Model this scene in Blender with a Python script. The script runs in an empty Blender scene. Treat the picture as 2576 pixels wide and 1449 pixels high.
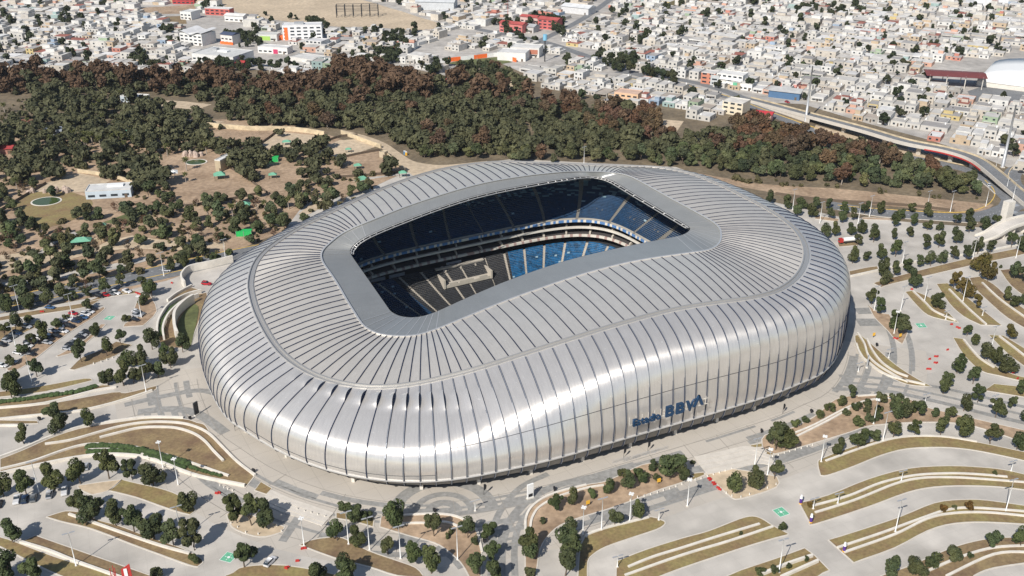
import bpy, math, random
import numpy as np
from mathutils import Vector
from mathutils.geometry import tessellate_polygon
random.seed(7); RN = np.random.RandomState(11)
SC = bpy.context.scene; COL = SC.collection
# ------------------------------------------------------------------ camera, world, sun, exposure
PITCH = math.radians(25.5); FPX = 2500.0; CAMH = 200.0
cam = bpy.data.objects.new('camera', bpy.data.cameras.new('camera')); COL.objects.link(cam)
cam.location = (0, 0, CAMH); cam.rotation_euler = (math.radians(90) - PITCH, 0, 0)
cam.data.sensor_width = 36.0; cam.data.lens = 36.0 * FPX / 2576.0
cam.data.clip_start = 1.0; cam.data.clip_end = 8000.0
SC.camera = cam
SUN_EL = math.radians(41.0); SUN_AZ = math.radians(241.5)          # azimuth from +X, counter-clockwise
S = Vector((math.cos(SUN_AZ) * math.cos(SUN_EL), math.sin(SUN_AZ) * math.cos(SUN_EL), math.sin(SUN_EL)))
W = bpy.data.worlds.new('World'); SC.world = W; W.use_nodes = True
nt = W.node_tree; bg = nt.nodes['Background']; sky = nt.nodes.new('ShaderNodeTexSky')
sky.sky_type = 'NISHITA'; sky.sun_disc = False; sky.sun_elevation = SUN_EL
sky.sun_rotation = math.atan2(S.x, S.y) % (2 * math.pi)
sky.air_density = 1.0; sky.dust_density = 0.6; sky.ozone_density = 1.0; sky.altitude = 200
nt.links.new(sky.outputs[0], bg.inputs[0]); bg.inputs[1].default_value = 0.09
sun = bpy.data.objects.new('sun', bpy.data.lights.new('sun', 'SUN')); COL.objects.link(sun)
sun.data.energy = 5.0; sun.data.angle = math.radians(0.5); sun.data.color = (1.0, 0.945, 0.87)
sun.rotation_euler = S.to_track_quat('Z', 'Y').to_euler()
SC.view_settings.view_transform = 'Standard'; SC.view_settings.look = 'None'
SC.view_settings.gamma = 1.0; SC.view_settings.exposure = 0.12; SC.view_settings.use_curve_mapping = False
# ------------------------------------------------------------------ helpers
CT, ST = math.cos(PITCH), math.sin(PITCH)
OFF = {'F': (0, 0, 1.0), 'L': (0, 483, 1/3), 'BL': (0, 966, 1/3), 'BM': (858.7, 966, 1/3), 'BR': (1717, 966, 1/3),
       'R': (1717, 483, 1/3), 'TL': (0, 0, 1/3), 'TM': (858.7, 0, 1/3), 'TR': (1717, 0, 1/3), 'M': (858.7, 483, 1/3),
       'Q': (0, 1055.4, .27158), 'A': (805, 393.5, .20865), 'B': (1341.6, 393.5, .20865), 'C': (1699.4, 447.2, .20865),
       'D': (447.2, 697.6, .20865), 'E': (626.1, 939.1, .20865), 'Z': (1162.7, 894.4, .20865), 'H': (1699.4, 805, .20865)}
def scr(c, x, y):
    o = OFF[c]; return o[0] + x * o[2], o[1] + y * o[2]
def unp(u, v, z=0.0):
    a = (u - 1288.0) / FPX; b = (724.5 - v) / FPX
    d = (a, CT + b * ST, -ST + b * CT); s = (z - CAMH) / d[2]
    return Vector((d[0] * s, d[1] * s, z))
def at(c, x, y, z=0.0): return unp(*scr(c, x, y), z)
def proj(p):
    y = p[1]; z = p[2] - CAMH; dep = y * CT - z * ST
    return 1288 + FPX * p[0] / dep, 724.5 - FPX * (y * ST + z * CT) / dep
def pts(c, s, z=0.0):
    return [at(c, *map(float, q.split(',')), z) for q in s.split()]
def smooth(P, closed=False, k=4):
    if closed:                                              # keep sharp corners sharp
        Q = []; n = len(P)
        for i, p in enumerate(P):
            a = (p - P[i - 1]); b = (P[(i + 1) % n] - p); Q.append(p)
            if a.length > 1e-6 and b.length > 1e-6 and a.angle(b) > math.radians(52): Q.append(p.copy())
        P = Q
    n = len(P); out = []
    for i in range(n if closed else n - 1):
        p0 = P[(i - 1) % n] if closed or i > 0 else P[0]; p1 = P[i]; p2 = P[(i + 1) % n]
        p3 = P[(i + 2) % n] if closed or i + 2 < n else P[-1]
        if (p2 - p1).length < 1e-6: continue
        if closed and ((p1 - p0).length < 1e-6 and (p3 - p2).length < 1e-6): out.append(p1.copy()); continue
        for j in range(k):
            t = j / k
            out.append(0.5 * ((2 * p1) + (p2 - p0) * t + (2 * p0 - 5 * p1 + 4 * p2 - p3) * t * t + (3 * p1 - p0 - 3 * p2 + p3) * t ** 3))
    if not closed: out.append(P[-1].copy())
    return out
def earclip(P):
    n = len(P); A = sum(P[i][0] * P[(i + 1) % n][1] - P[(i + 1) % n][0] * P[i][1] for i in range(n)); idx = list(range(n))
    if A < 0: idx.reverse()
    def cr(a, b, c): return (b[0] - a[0]) * (c[1] - a[1]) - (b[1] - a[1]) * (c[0] - a[0])
    T = []; guard = 0
    while len(idx) > 3 and guard < 4000:
        guard += 1; m = len(idx); best = None
        for k in range(m):
            i, j, l = idx[k - 1], idx[k], idx[(k + 1) % m]; a, b, c = P[i], P[j], P[l]; q = cr(a, b, c)
            if q <= 1e-9:
                if q > -1e-9: best = (k, None); break
                continue
            ok = True
            for t in idx:
                if t in (i, j, l): continue
                p = P[t]
                if cr(a, b, p) > 1e-9 and cr(b, c, p) > 1e-9 and cr(c, a, p) > 1e-9: ok = False; break
            if ok: best = (k, (i, j, l)); break
        if best is None: k = max(range(m), key=lambda k: cr(P[idx[k - 1]], P[idx[k]], P[idx[(k + 1) % m]])); best = (k, (idx[k - 1], idx[k], idx[(k + 1) % m]))
        if best[1]: T.append(best[1])
        idx.pop(best[0])
    if len(idx) == 3: T.append(tuple(idx))
    return T
class MB:
    def __init__(s): s.v = []; s.f = []; s.m = []
    def add(s, v, f, m=0):
        b = len(s.v); s.v += [tuple(q) for q in v]; s.f += [tuple(b + i for i in q) for q in f]; s.m += [m] * len(f)
    def box(s, c, d, rz=0.0, m=0, top=1.0):
        cs, sn = math.cos(rz), math.sin(rz); v = []
        for k in (-1, 1):
            t = 1.0 if k < 0 else top
            for i, j in ((-1, -1), (1, -1), (1, 1), (-1, 1)):
                x = i * d[0] / 2 * t; y = j * d[1] / 2 * t
                v.append((c[0] + x * cs - y * sn, c[1] + x * sn + y * cs, c[2] + (k + 1) * d[2] / 2))
        s.add(v, [(3, 2, 1, 0), (4, 5, 6, 7), (0, 1, 5, 4), (1, 2, 6, 5), (2, 3, 7, 6), (3, 0, 4, 7)], m)
    def tube(s, P, r, n=6, m=0, r2=None, cap=True):
        P = [Vector(p) for p in P]; R = len(P); rings = []
        for i, p in enumerate(P):
            d = (P[min(i + 1, R - 1)] - P[max(i - 1, 0)]).normalized()
            a = d.cross(Vector((0, 0, 1)));
            if a.length < 1e-3: a = Vector((1, 0, 0))
            a.normalize(); b = d.cross(a); q = r + ((r2 if r2 is not None else r) - r) * i / (R - 1)
            rings.append([p + a * q * math.cos(6.28318 * k / n) + b * q * math.sin(6.28318 * k / n) for k in range(n)])
        v = [x for r_ in rings for x in r_]; f = []
        for i in range(R - 1):
            for k in range(n):
                f.append((i * n + k, i * n + (k + 1) % n, (i + 1) * n + (k + 1) % n, (i + 1) * n + k))
        if cap: f += [tuple(range(n)), tuple((R - 1) * n + n - 1 - k for k in range(n))]
        s.add(v, f, m)
    def prism(s, P, z0, z1, m=0, mt=None):
        n = len(P); v = [(p[0], p[1], z0) for p in P] + [(p[0], p[1], z1) for p in P]
        s.add(v, [(i, (i + 1) % n, n + (i + 1) % n, n + i) for i in range(n)], m)
        tri = earclip(P)
        s.add(v[n:], tri, m if mt is None else mt)
    def strip(s, P, w, z0, z1, m=0, closed=False):
        n = len(P); Lf = []; Rt = []
        for i, p in enumerate(P):
            a = P[(i - 1) % n] if closed or i > 0 else P[0]; b = P[(i + 1) % n] if closed or i < n - 1 else P[-1]
            d = Vector((b[0] - a[0], b[1] - a[1], 0));
            if d.length < 1e-6: d = Vector((1, 0, 0))
            d.normalize(); nn = Vector((-d.y, d.x, 0)) * w / 2
            Lf.append((p[0] + nn.x, p[1] + nn.y)); Rt.append((p[0] - nn.x, p[1] - nn.y))
        v = []
        for a, b in zip(Lf, Rt): v += [(*a, z0), (*a, z1), (*b, z1), (*b, z0)]
        f = []
        for i in range(n if closed else n - 1):
            j = (i + 1) % n
            for k in ((0, 1), (1, 2), (2, 3)): f.append((4 * i + k[0], 4 * i + k[1], 4 * j + k[1], 4 * j + k[0]))
        if not closed: f += [(0, 3, 2, 1), (4 * n - 4, 4 * n - 3, 4 * n - 2, 4 * n - 1)]
        s.add(v, f, m)
    def mesh(s, name, mats, smoothf=False):
        me = bpy.data.meshes.new(name); me.from_pydata(s.v, [], s.f)
        for m in (mats if isinstance(mats, (list, tuple)) else [mats]): me.materials.append(m)
        if any(s.m): me.polygons.foreach_set('material_index', s.m)
        if smoothf: me.polygons.foreach_set('use_smooth', [True] * len(s.f))
        me.update(); return me
    def build(s, name, mats, parent=None, smoothf=False):
        return obj(name, s.mesh(name, mats, smoothf), parent)
def obj(name, me, parent=None, loc=None):
    o = bpy.data.objects.new(name, me); COL.objects.link(o)
    if parent is not None: o.parent = parent
    if loc is not None: o.location = loc
    return o
def tag(o, label=None, cat=None, group=None, kind=None):
    if label: o['label'] = label
    if cat: o['category'] = cat
    if group: o['group'] = group
    if kind: o['kind'] = kind
    return o
def empty(name, loc, rz=0.0, label=None, cat=None, group=None):
    o = bpy.data.objects.new(name, None); COL.objects.link(o); o.location = loc; o.rotation_euler = (0, 0, rz); o.empty_display_size = .2
    return tag(o, label, cat, group)
def struct(name, mb, mats, smoothf=False): return tag(mb.build(name, mats, None, smoothf), kind='structure')
KIDS = {}
def copy_tree(o, parent=None):
    c = o.copy(); COL.objects.link(c)
    if parent is not None: c.parent = parent
    for ch in KIDS.get(o.name) or [x for x in o.children]: copy_tree(ch, c)
    return c
MATS = {}
def mat(name, col, rough=.8, metal=0.0, var=0.0, scale=1.0, col2=None, bump=0.0, objcol=False, spec=.5, detail=4, scale2=None, trans=0.0):
    m = bpy.data.materials.new(name); m.use_nodes = True; t = m.node_tree; b = t.nodes['Principled BSDF']
    b.inputs['Base Color'].default_value = (*col, 1); b.inputs['Roughness'].default_value = rough; b.inputs['Metallic'].default_value = metal
    b.inputs['Specular IOR Level'].default_value = spec
    src = None
    if objcol:
        oi = t.nodes.new('ShaderNodeObjectInfo'); src = oi.outputs['Color']
    if var > 0 or col2:
        g = t.nodes.new('ShaderNodeNewGeometry'); n = t.nodes.new('ShaderNodeTexNoise'); n.inputs['Scale'].default_value = scale; n.inputs['Detail'].default_value = detail
        n.inputs['Roughness'].default_value = .6
        t.links.new(g.outputs['Position'], n.inputs['Vector'])
        mx = t.nodes.new('ShaderNodeMix'); mx.data_type = 'RGBA'
        r = t.nodes.new('ShaderNodeValToRGB'); r.color_ramp.elements[0].position = .35; r.color_ramp.elements[1].position = .65
        t.links.new(n.outputs['Fac'], r.inputs['Fac']); t.links.new(r.outputs['Color'], mx.inputs['Factor'])
        if src is not None:
            hi = t.nodes.new('ShaderNodeVectorMath'); hi.operation = 'SCALE'; hi.inputs['Scale'].default_value = 1 - var
            t.links.new(src, hi.inputs[0]); t.links.new(hi.outputs[0], mx.inputs['A']); t.links.new(src, mx.inputs['B'])
        else:
            mx.inputs['A'].default_value = (*(c * (1 - var) for c in col), 1)
            mx.inputs['B'].default_value = (*(col2 or tuple(min(1, c * (1 + var)) for c in col)), 1)
        src = mx.outputs['Result']
        if scale2:
            n2 = t.nodes.new('ShaderNodeTexNoise'); n2.inputs['Scale'].default_value = scale2; n2.inputs['Detail'].default_value = 3
            t.links.new(g.outputs['Position'], n2.inputs['Vector'])
            mr = t.nodes.new('ShaderNodeMapRange'); mr.inputs['From Min'].default_value = .3; mr.inputs['From Max'].default_value = .7; mr.inputs['To Min'].default_value = .8; mr.inputs['To Max'].default_value = 1.15
            t.links.new(n2.outputs['Fac'], mr.inputs['Value'])
            sc = t.nodes.new('ShaderNodeVectorMath'); sc.operation = 'SCALE'; t.links.new(src, sc.inputs[0]); t.links.new(mr.outputs[0], sc.inputs['Scale']); src = sc.outputs[0]
        if bump:
            bp = t.nodes.new('ShaderNodeBump'); bp.inputs['Strength'].default_value = bump; bp.inputs['Distance'].default_value = .3
            t.links.new(n.outputs['Fac'], bp.inputs['Height']); t.links.new(bp.outputs['Normal'], b.inputs['Normal'])
    if src is not None: t.links.new(src, b.inputs['Base Color'])
    MATS[name] = m; return m
concrete = mat('concrete', (.46, .43, .385), .85, var=.08, scale=.025, detail=9, col2=(.53, .495, .445), scale2=.08)
paving = mat('paving', (.47, .43, .375), .85, var=.07, scale=.03, detail=5)
paving_dark = mat('paving_dark', (.27, .265, .25), .85, var=.08, scale=.1, detail=6, scale2=.7)
joint_m = mat('joint', (.28, .26, .23), .9)
asphalt = mat('asphalt', (.17, .175, .18), .9, var=.12, scale=.06, detail=8, scale2=.8)
earth = mat('earth', (.34, .235, .15), .95, var=.22, scale=.05, detail=11, col2=(.44, .32, .215), scale2=.4)
sand = mat('sand', (.50, .40, .28), .95, var=.12, scale=.03, detail=9, scale2=.3)
litter = mat('litter', (.16, .125, .08), .95, var=.3, scale=.05, detail=9, scale2=.4)
drygrass = mat('dry_grass', (.31, .205, .105), .95, var=.3, scale=.12, detail=12, col2=(.26, .215, .085), scale2=.9)
browngrass = mat('brown_grass', (.24, .155, .09), .95, var=.3, scale=.11, detail=9, col2=(.27, .20, .10), scale2=1.0)
greengrass = mat('green_grass', (.11, .125, .045), .95, var=.25, scale=.08, detail=8, scale2=.5)
urban = mat('urban_ground', (.40, .375, .34), .9, var=.2, scale=.02, detail=9, scale2=.15)
kerb_m = mat('kerb', (.56, .52, .46), .8, var=.06, scale=.4)
wallw = mat('wall_white', (.66, .62, .55), .8, var=.08, scale=.3)
stone = mat('stone', (.55, .45, .30), .9, var=.2, scale=.25, detail=6)
white = mat('white_paint', (.78, .78, .76), .5)
grey_m = mat('grey_metal', (.42, .43, .44), .45, .3)
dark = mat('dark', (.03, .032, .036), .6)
navy = mat('navy_rib_shade', (.022, .032, .062), .85, spec=.12)  # dark seam ribs and gaps; shade of the panel steps is in the colour
black = mat('black', (.015, .015, .018), .5)
red = mat('red_paint', (.42, .03, .025), .6)
orange = mat('orange_paint', (.85, .16, .03), .6)
yellow = mat('yellow_paint', (.75, .42, .04), .6)
greenp = mat('green_paint', (.12, .42, .25), .7)
glass = mat('glass', (.03, .04, .05), .12)
bark = mat('bark', (.12, .09, .065), .9)
deadbark = mat('pale_bark', (.36, .31, .26), .9)
rubber = mat('rubber', (.02, .02, .02), .8)
carpaint = mat('car_paint', (.5, .5, .5), .28, .2, objcol=True)
housepaint = mat('house_paint', (.6, .6, .6), .85, objcol=True, var=.12, scale=.35)
roofm = mat('house_roof', (.6, .6, .6), .9, objcol=True, var=.22, scale=.18, detail=7)
# ------------------------------------------------------------------ the stadium
N = 159
def P2(c, d): return {k: scr(c, *v) for k, v in d.items()}
def seq(c, k0, s, step=1):
    return {k0 + i * step: scr(c, *map(float, q.split(','))) for i, q in enumerate(s.split())}
Cs = {}; Gs = {}; Is = {}; Bs = {}
Cs.update(seq('D', -8, '1900,45 1930,97 1963,148 1993,205 2025,263 2058,320 2095,377 2135,437 2170,500 2195,533 2212,567 2250,600 2290,630 2340,658 2390,680 2455,697'))
Cs.update(seq('M', 8, '345,1087 390,1090 437,1092 485,1092 530,1090 570,1085 605,1078 640,1065 680,1052 715,1040 745,1030 780,1015 815,1000 905,965 990,925 1085,890 1170,850 1255,820 1345,785 1430,755 1520,725 1600,695 1685,665 1770,640 1850,615 1935,590 2015,570 2095,550 2175,532 2255,515 2335,505 2415,490 2485,480 2560,475'))
Cs.update(seq('C', 42, '190,905 235,900 275,897 315,893 360,885 400,875 440,862 475,845'))
Cs.update(P2('C', {53: (535, 785), 56: (550, 725), 59: (547, 665), 61: (540, 630)}))
Cs.update(seq('C', 63, '520,595 500,575 465,542 425,517 383,493 308,452 235,410 160,370 90,330 20,293'))
Cs.update(seq('B', 73, '1665,515 1598,478 1533,440 1468,403 1405,368 1345,333 1280,298'))
Cs.update(P2('B', {81: (1205, 258), 83: (1140, 234), 86: (1065, 214), 89: (985, 204)}))
Cs.update(seq('B', 91, '925,198 860,193 810,190 768,188 725,187 680,187 628,185 580,185 540,185 495,186 455,187 420,188 385,189 345,191 245,200 145,210 45,220'))
Cs.update(seq('A', 108, '2515,232 2412,247 2305,263 2200,280 2093,298 1985,322 1878,345 1770,375 1660,405 1550,437 1440,472 1332,507 1220,545 1105,582 995,622 885,665 775,715 665,758 550,803 490,828 450,842 408,860 370,880 335,897 300,915 262,937 225,960 185,993 145,1025 110,1055 80,1085 50,1112 28,1138 18,1165 12,1190 12,1205 15,1225 20,1250 28,1280 48,1308 80,1355 115,1400 150,1449'))
Gs.update(seq('D', -13, '910,70 912,118 920,172 937,228 945,285 963,342 985,398 1003,452 1038,515 1065,575 1100,635 1137,697 1172,760 1220,820 1262,875 1310,922 1388,997 1485,1062 1590,1127 1705,1180 1838,1225 1980,1265 2140,1292 2308,1308 2485,1312'))
Gs.update(seq('E', 12, '1810,135 1938,118 2062,98 2188,70 2312,40 2440,8'))
Gs.update(seq('Z', 18, '-5,190 118,158 235,122 400,70 565,18'))
Gs.update(seq('M', 23, '1365,1212 1470,1180 1570,1147 1667,1115 1768,1085 1862,1055 1958,1025 2048,997 2140,972 2225,948 2313,922 2400,900 2485,880'))
Gs.update(seq('R', 36, '-5,865 72,850 150,838 228,828 305,817 378,807 440,802 500,792'))
Gs.update(seq('C', 44, '963,1418 1045,1402 1122,1380 1193,1355 1257,1323 1312,1287 1365,1250 1410,1215 1445,1170 1480,1125 1507,1077 1525,1027 1540,975 1545,925 1545,872 1530,820 1515,768 1485,717 1448,667 1408,618 1357,573 1303,527 1245,484 1180,442 1105,398 1037,355 962,315 885,277 810,242 740,205 675,170 605,133 532,98 455,70 378,38 318,8'))
Gs.update(seq('B', 80, '1960,240 1890,218 1817,200 1750,187 1680,170 1610,157 1520,143 1435,137 1355,133 1265,130 1180,128 1090,124 1005,121 920,120 840,118 755,116 670,112 580,108 500,105 415,102 343,100 240,97 155,94 80,92 10,90'))
Gs.update(seq('A', 105, '2480,80 2380,75 2280,75 2180,76 2080,80 1978,87 1875,97 1772,113 1668,130 1565,148 1465,170 1362,195 1265,222 1165,255 1065,288 965,322 865,360 765,400 665,445 565,490 460,535 362,578 285,620 210,652 135,690 65,728 0,762'))
Gs.update(P2('L', {133: (2330, 245), 136: (2190, 325), 139: (2060, 415), 141: (1985, 480), 143: (1935, 560), 145: (1917, 650)}))
Is.update(P2('M', {-1: (358, 880), 0: (365, 893), 1.5: (380, 905), 4: (420, 928), 6: (462, 940), 8: (520, 946), 10: (575, 943), 12: (630, 932), 14: (675, 917), 16: (715, 903), 18: (760, 882), 20: (800, 864), 22: (905, 815), 24: (1050, 752), 26: (1205, 685), 28: (1360, 628), 30: (1510, 575), 32: (1680, 520), 34: (1840, 478), 36: (2010, 438), 38: (2180, 402), 40: (2350, 368), 41: (2440, 350)}))
Is.update(P2('B', {42: (1690, 970), 44: (1765, 955), 47: (1830, 930), 50: (1868, 905), 54: (1888, 885), 58: (1893, 868), 62: (1880, 850), 65: (1855, 830), 67: (1795, 790), 69: (1665, 713), 71: (1540, 638), 73: (1410, 560), 75: (1290, 490), 77: (1180, 422), 79: (1090, 365), 81: (1020, 325), 84: (960, 290), 88: (890, 262), 92: (800, 242), 96: (690, 232), 99: (580, 235), 102: (480, 245), 104: (400, 255), 105: (330, 268), 106: (250, 280), 107: (170, 292), 108: (80, 308)}))
Is.update(P2('A', {109: (2450, 345), 111: (2230, 385), 113: (2010, 435), 115: (1790, 490), 117: (1560, 565), 119: (1330, 645), 121: (1110, 730), 123: (890, 815), 125: (670, 905), 126: (575, 950), 128: (520, 980), 130: (470, 1010), 133: (420, 1048), 136: (385, 1088), 139: (357, 1130), 142: (362, 1165), 145: (385, 1200), 147: (415, 1245)}))
Bs = {k: v for k, v in zip(range(3, 48), [tuple(map(float, q.split(','))) for q in '593,1066 623,1091 662.7,1117.5 699,1139.4 730.4,1154 780.5,1175.9 826.4,1191.6 878.6,1204 927.6,1214.5 982,1219 1020,1221 1058.7,1222 1097,1222.5 1137,1219 1173.7,1213.3 1212,1207.7 1245.4,1201 1277,1196 1310.4,1188.7 1345.4,1182.7 1377,1176 1412,1166.5 1443.7,1157.7 1475.4,1149.3 1507,1139 1538.3,1130.2 1566.4,1122 1595.6,1114 1624.9,1106 1653,1097 1681.5,1089 1709.8,1081 1739,1073 1766.2,1065 1791.2,1057.5 1817.3,1050 1842.3,1042 1866.3,1034.5 1891.4,1027 1914.3,1020 1936.2,1012 1958,1004 1981,994 2002,983.4 2025,972'.split()])}
def wrapi(d):
    d = {k % N: v for k, v in d.items()}; ks = sorted(d); xs = np.array([ks[-1] - N] + ks + [ks[0] + N], float)
    v = np.array([np.atleast_1d(d[ks[-1]])] + [np.atleast_1d(d[k]) for k in ks] + [np.atleast_1d(d[ks[0]])], float)
    return np.stack([np.interp(np.arange(N), xs, v[:, j]) for j in range(v.shape[1])], 1)
def sm(a, n):
    for _ in range(n): a = (np.roll(a, 1, 0) + 2 * a + np.roll(a, -1, 0)) / 4
    return a
zC = sm(wrapi({0: 30, 6: 28, 12: 27, 20: 28, 25: 30.5, 30: 33.5, 36: 36, 41: 36.5, 49: 36, 56: 35, 62: 35, 67: 36, 80: 39, 96: 40, 105: 44, 112: 46.5, 120: 44, 125: 40, 136: 35.5, 146: 34, 155: 32})[:, 0], 50)
zG = sm(wrapi({0: 26.5, 6: 25, 12: 25, 18: 29, 24: 36, 30: 40, 40: 41, 50: 39, 60: 36.5, 70: 35.5, 80: 35.5, 90: 34.5, 96: 35, 105: 39, 112: 41, 120: 39, 130: 35, 140: 33, 150: 30})[:, 0], 50)
sC, sG, sI = wrapi(Cs), wrapi(Gs), wrapi(Is)
PC = np.array([unp(*sC[i], zC[i]) for i in range(N)]); PG = np.array([unp(*sG[i], zG[i]) for i in range(N)])
PI_ = np.array([unp(*sI[i], zC[i] - 2.0) for i in range(N)])
for A_ in (PC, PG, PI_): A_[:] = sm(A_, 2)
tg = np.roll(PG, -1, 0) - np.roll(PG, 1, 0); nrm = np.stack([tg[:, 1], -tg[:, 0]], 1); nrm /= np.linalg.norm(nrm, axis=1)[:, None]
nrm = sm(nrm, 6); nrm /= np.linalg.norm(nrm, axis=1)[:, None]
PW = np.zeros((N, 2))                                   # plan of the widest line of the wall
for i in range(N):
    if i in Bs:
        q = unp(*Bs[i], 4.0); PW[i] = (q.x, q.y)
    else:
        dd = 22.0 if (i > 125 or i < 3) else 19.0
        PW[i] = PG[i, :2] + nrm[i] * dd
PW = sm(PW, 3)
out = PW - PG[:, :2]; dist = np.linalg.norm(out, axis=1); odir = out / dist[:, None]
PW = PW + odir * 1.6; dist = dist + 1.6
nexp = sm(wrapi({0: 1.9, 8: 1.9, 14: 1.7, 20: 1.55, 26: 2.3, 32: 2.8, 48: 2.7, 60: 2.4, 100: 2.4, 130: 2.0, 150: 1.9})[:, 0], 8)
zWd = sm(wrapi({0: 9.5, 12: 9.5, 24: 14, 40: 15, 60: 14, 130: 11})[:, 0], 10)
kf = sm(wrapi({0: .52, 12: .50, 17: .50, 22: .62, 30: .88, 45: .91, 60: .86, 100: .75, 125: .7, 140: .6, 150: .55})[:, 0], 8)
kw = sm(wrapi({0: 2.0, 12: 2.0, 20: 1.3, 30: 2.0, 60: 2.2, 100: 1.6, 140: 2.3})[:, 0], 8)
ko = sm(wrapi({0: .98, 12: .98, 18: .9, 22: .84, 28: .86, 36: .93, 45: .96, 60: 1.0})[:, 0], 6)
gw = 2.4                                                # gutter width
_tab = {}
def arcmap(i, t):
    if i not in _tab:
        P = [prof0(i, k / 160.0) for k in range(161)]; c = [0.0]
        for a, b in zip(P, P[1:]): c.append(c[-1] + (b - a).length)
        _tab[i] = np.array(c) / c[-1]
    return float(np.interp(t, _tab[i], np.arange(161) / 160.0))
def prof(i, t): return prof0(i, arcmap(i % N, t)) if 0 < t < 1 else prof0(i, t)
def prof0(i, t):
    """t 0..1 gutter to widest line, 1..2 widest line down to the bottom edge"""
    i %= N; d = dist[i]
    if t <= 1:                                           # rational curve: straight slope, tight shoulder, upright wall
        A0 = gw / d; w0 = (1 - t) ** 2; w1 = 2 * t * (1 - t) * kw[i]; w2 = t * t; q = w0 + w1 + w2
        zk = zWd[i] + (zG[i] - zWd[i]) * kf[i]
        o = (w0 * A0 + w1 * ko[i] + w2) / q; z = (w0 * zG[i] + w1 * zk + w2 * zWd[i]) / q
    else:
        s = t - 1; zb = 3.7; a = s * math.pi / 2
        o = 1 - (2.8 / d) * (1 - math.cos(a)); z = zWd[i] + (zb - zWd[i]) * math.sin(a) ** .9
    return Vector((PG[i, 0] + out[i, 0] * (d / max(1e-6, d - 1.6)) * o, PG[i, 1] + out[i, 1] * (d / max(1e-6, d - 1.6)) * o, z))
TS = [k / 26 for k in range(27)] + [1.12, 1.25, 1.4]
TS2 = [1.4, 1.55, 1.7, 1.85, 2.0]
def nat(f, i, t):
    a = f(i + 1, t) - f(i - 1, t); b = f(i, min(2, t + .03)) - f(i, max(0, t - .03)); n = b.cross(a)
    n.normalize(); return n
def roofp(i, t):
    i %= N; a = Vector(PC[i]); b = Vector(PG[i]); p = a.lerp(b, t); p.z += .9 * math.sin(math.pi * t); return p
# steel skin: one node material, fine seams along each panel, slight tone change from panel to panel
def steel(name, base, rough, metal=.9, stripes=0.0, pv=.1):
    m = bpy.data.materials.new(name); m.use_nodes = True; t = m.node_tree; b = t.nodes['Principled BSDF']
    b.inputs['Metallic'].default_value = metal; b.inputs['Roughness'].default_value = rough
    uv = t.nodes.new('ShaderNodeUVMap'); sp = t.nodes.new('ShaderNodeSeparateXYZ'); t.links.new(uv.outputs[0], sp.inputs[0])
    fl = t.nodes.new('ShaderNodeMath'); fl.operation = 'FLOOR'; t.links.new(sp.outputs[0], fl.inputs[0])
    wn = t.nodes.new('ShaderNodeTexWhiteNoise'); wn.noise_dimensions = '1D'; t.links.new(fl.outputs[0], wn.inputs['W'])
    g = t.nodes.new('ShaderNodeNewGeometry'); n = t.nodes.new('ShaderNodeTexNoise'); n.inputs['Scale'].default_value = .12; n.inputs['Detail'].default_value = 10; n.inputs['Roughness'].default_value = .65
    t.links.new(g.outputs['Position'], n.inputs['Vector'])
    ml = t.nodes.new('ShaderNodeMath'); ml.operation = 'MULTIPLY'; ml.inputs[1].default_value = 14.0; t.links.new(sp.outputs[0], ml.inputs[0])
    fr = t.nodes.new('ShaderNodeMath'); fr.operation = 'FRACT'; t.links.new(ml.outputs[0], fr.inputs[0])
    lt = t.nodes.new('ShaderNodeMath'); lt.operation = 'LESS_THAN'; lt.inputs[1].default_value = .3; t.links.new(fr.outputs[0], lt.inputs[0])
    def ma(op, a, bb):
        q = t.nodes.new('ShaderNodeMath'); q.operation = op
        for k, x in ((0, a), (1, bb)):
            if isinstance(x, (int, float)): q.inputs[k].default_value = x
            else: t.links.new(x, q.inputs[k])
        return q.outputs[0]
    v = ma('ADD', ma('MULTIPLY', wn.outputs['Value'], pv), 1 - pv / 2)
    v = ma('MULTIPLY', v, ma('ADD', ma('MULTIPLY', n.outputs['Fac'], .22), .89))
    v = ma('MULTIPLY', v, ma('SUBTRACT', 1.0, ma('MULTIPLY', lt.outputs[0], stripes)))
    mp = t.nodes.new('ShaderNodeMapping'); mp.inputs['Scale'].default_value = (9.0, .22, 1.0); t.links.new(uv.outputs[0], mp.inputs['Vector'])
    n3 = t.nodes.new('ShaderNodeTexNoise'); n3.inputs['Scale'].default_value = 1.0; n3.inputs['Detail'].default_value = 6; t.links.new(mp.outputs[0], n3.inputs['Vector'])
    v = ma('MULTIPLY', v, ma('ADD', ma('MULTIPLY', n3.outputs['Fac'], .26), .87))
    n4 = t.nodes.new('ShaderNodeTexNoise'); n4.inputs['Scale'].default_value = 1.1; n4.inputs['Detail'].default_value = 2; t.links.new(g.outputs['Position'], n4.inputs['Vector'])
    v = ma('ADD', v, ma('MULTIPLY', ma('GREATER_THAN', n4.outputs['Fac'], .70), .16))
    sc = t.nodes.new('ShaderNodeVectorMath'); sc.operation = 'SCALE'; sc.inputs[0].default_value = base; t.links.new(v, sc.inputs['Scale'])
    t.links.new(sc.outputs[0], b.inputs['Base Color'])
    t.links.new(ma('ADD', ma('MULTIPLY', n3.outputs['Fac'], .16), rough - .08), b.inputs['Roughness'])
    if stripes > .05:                                    # grooves down each panel spread the glint sideways
        tn = t.nodes.new('ShaderNodeTangent'); tn.direction_type = 'UV_MAP'; tn.uv_map = 'UVMap'
        t.links.new(tn.outputs[0], b.inputs['Tangent']); b.inputs['Anisotropic'].default_value = .8
    return m
skin = steel('steel_skin', (.70, .67, .63), .34, .58, .10, .06)
roofskin = steel('roof_skin', (.64, .60, .54), .40, .42, .08, .06)
ringskin = steel('ring_skin', (.37, .375, .36), .38, .45, .06, .05)
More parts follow.
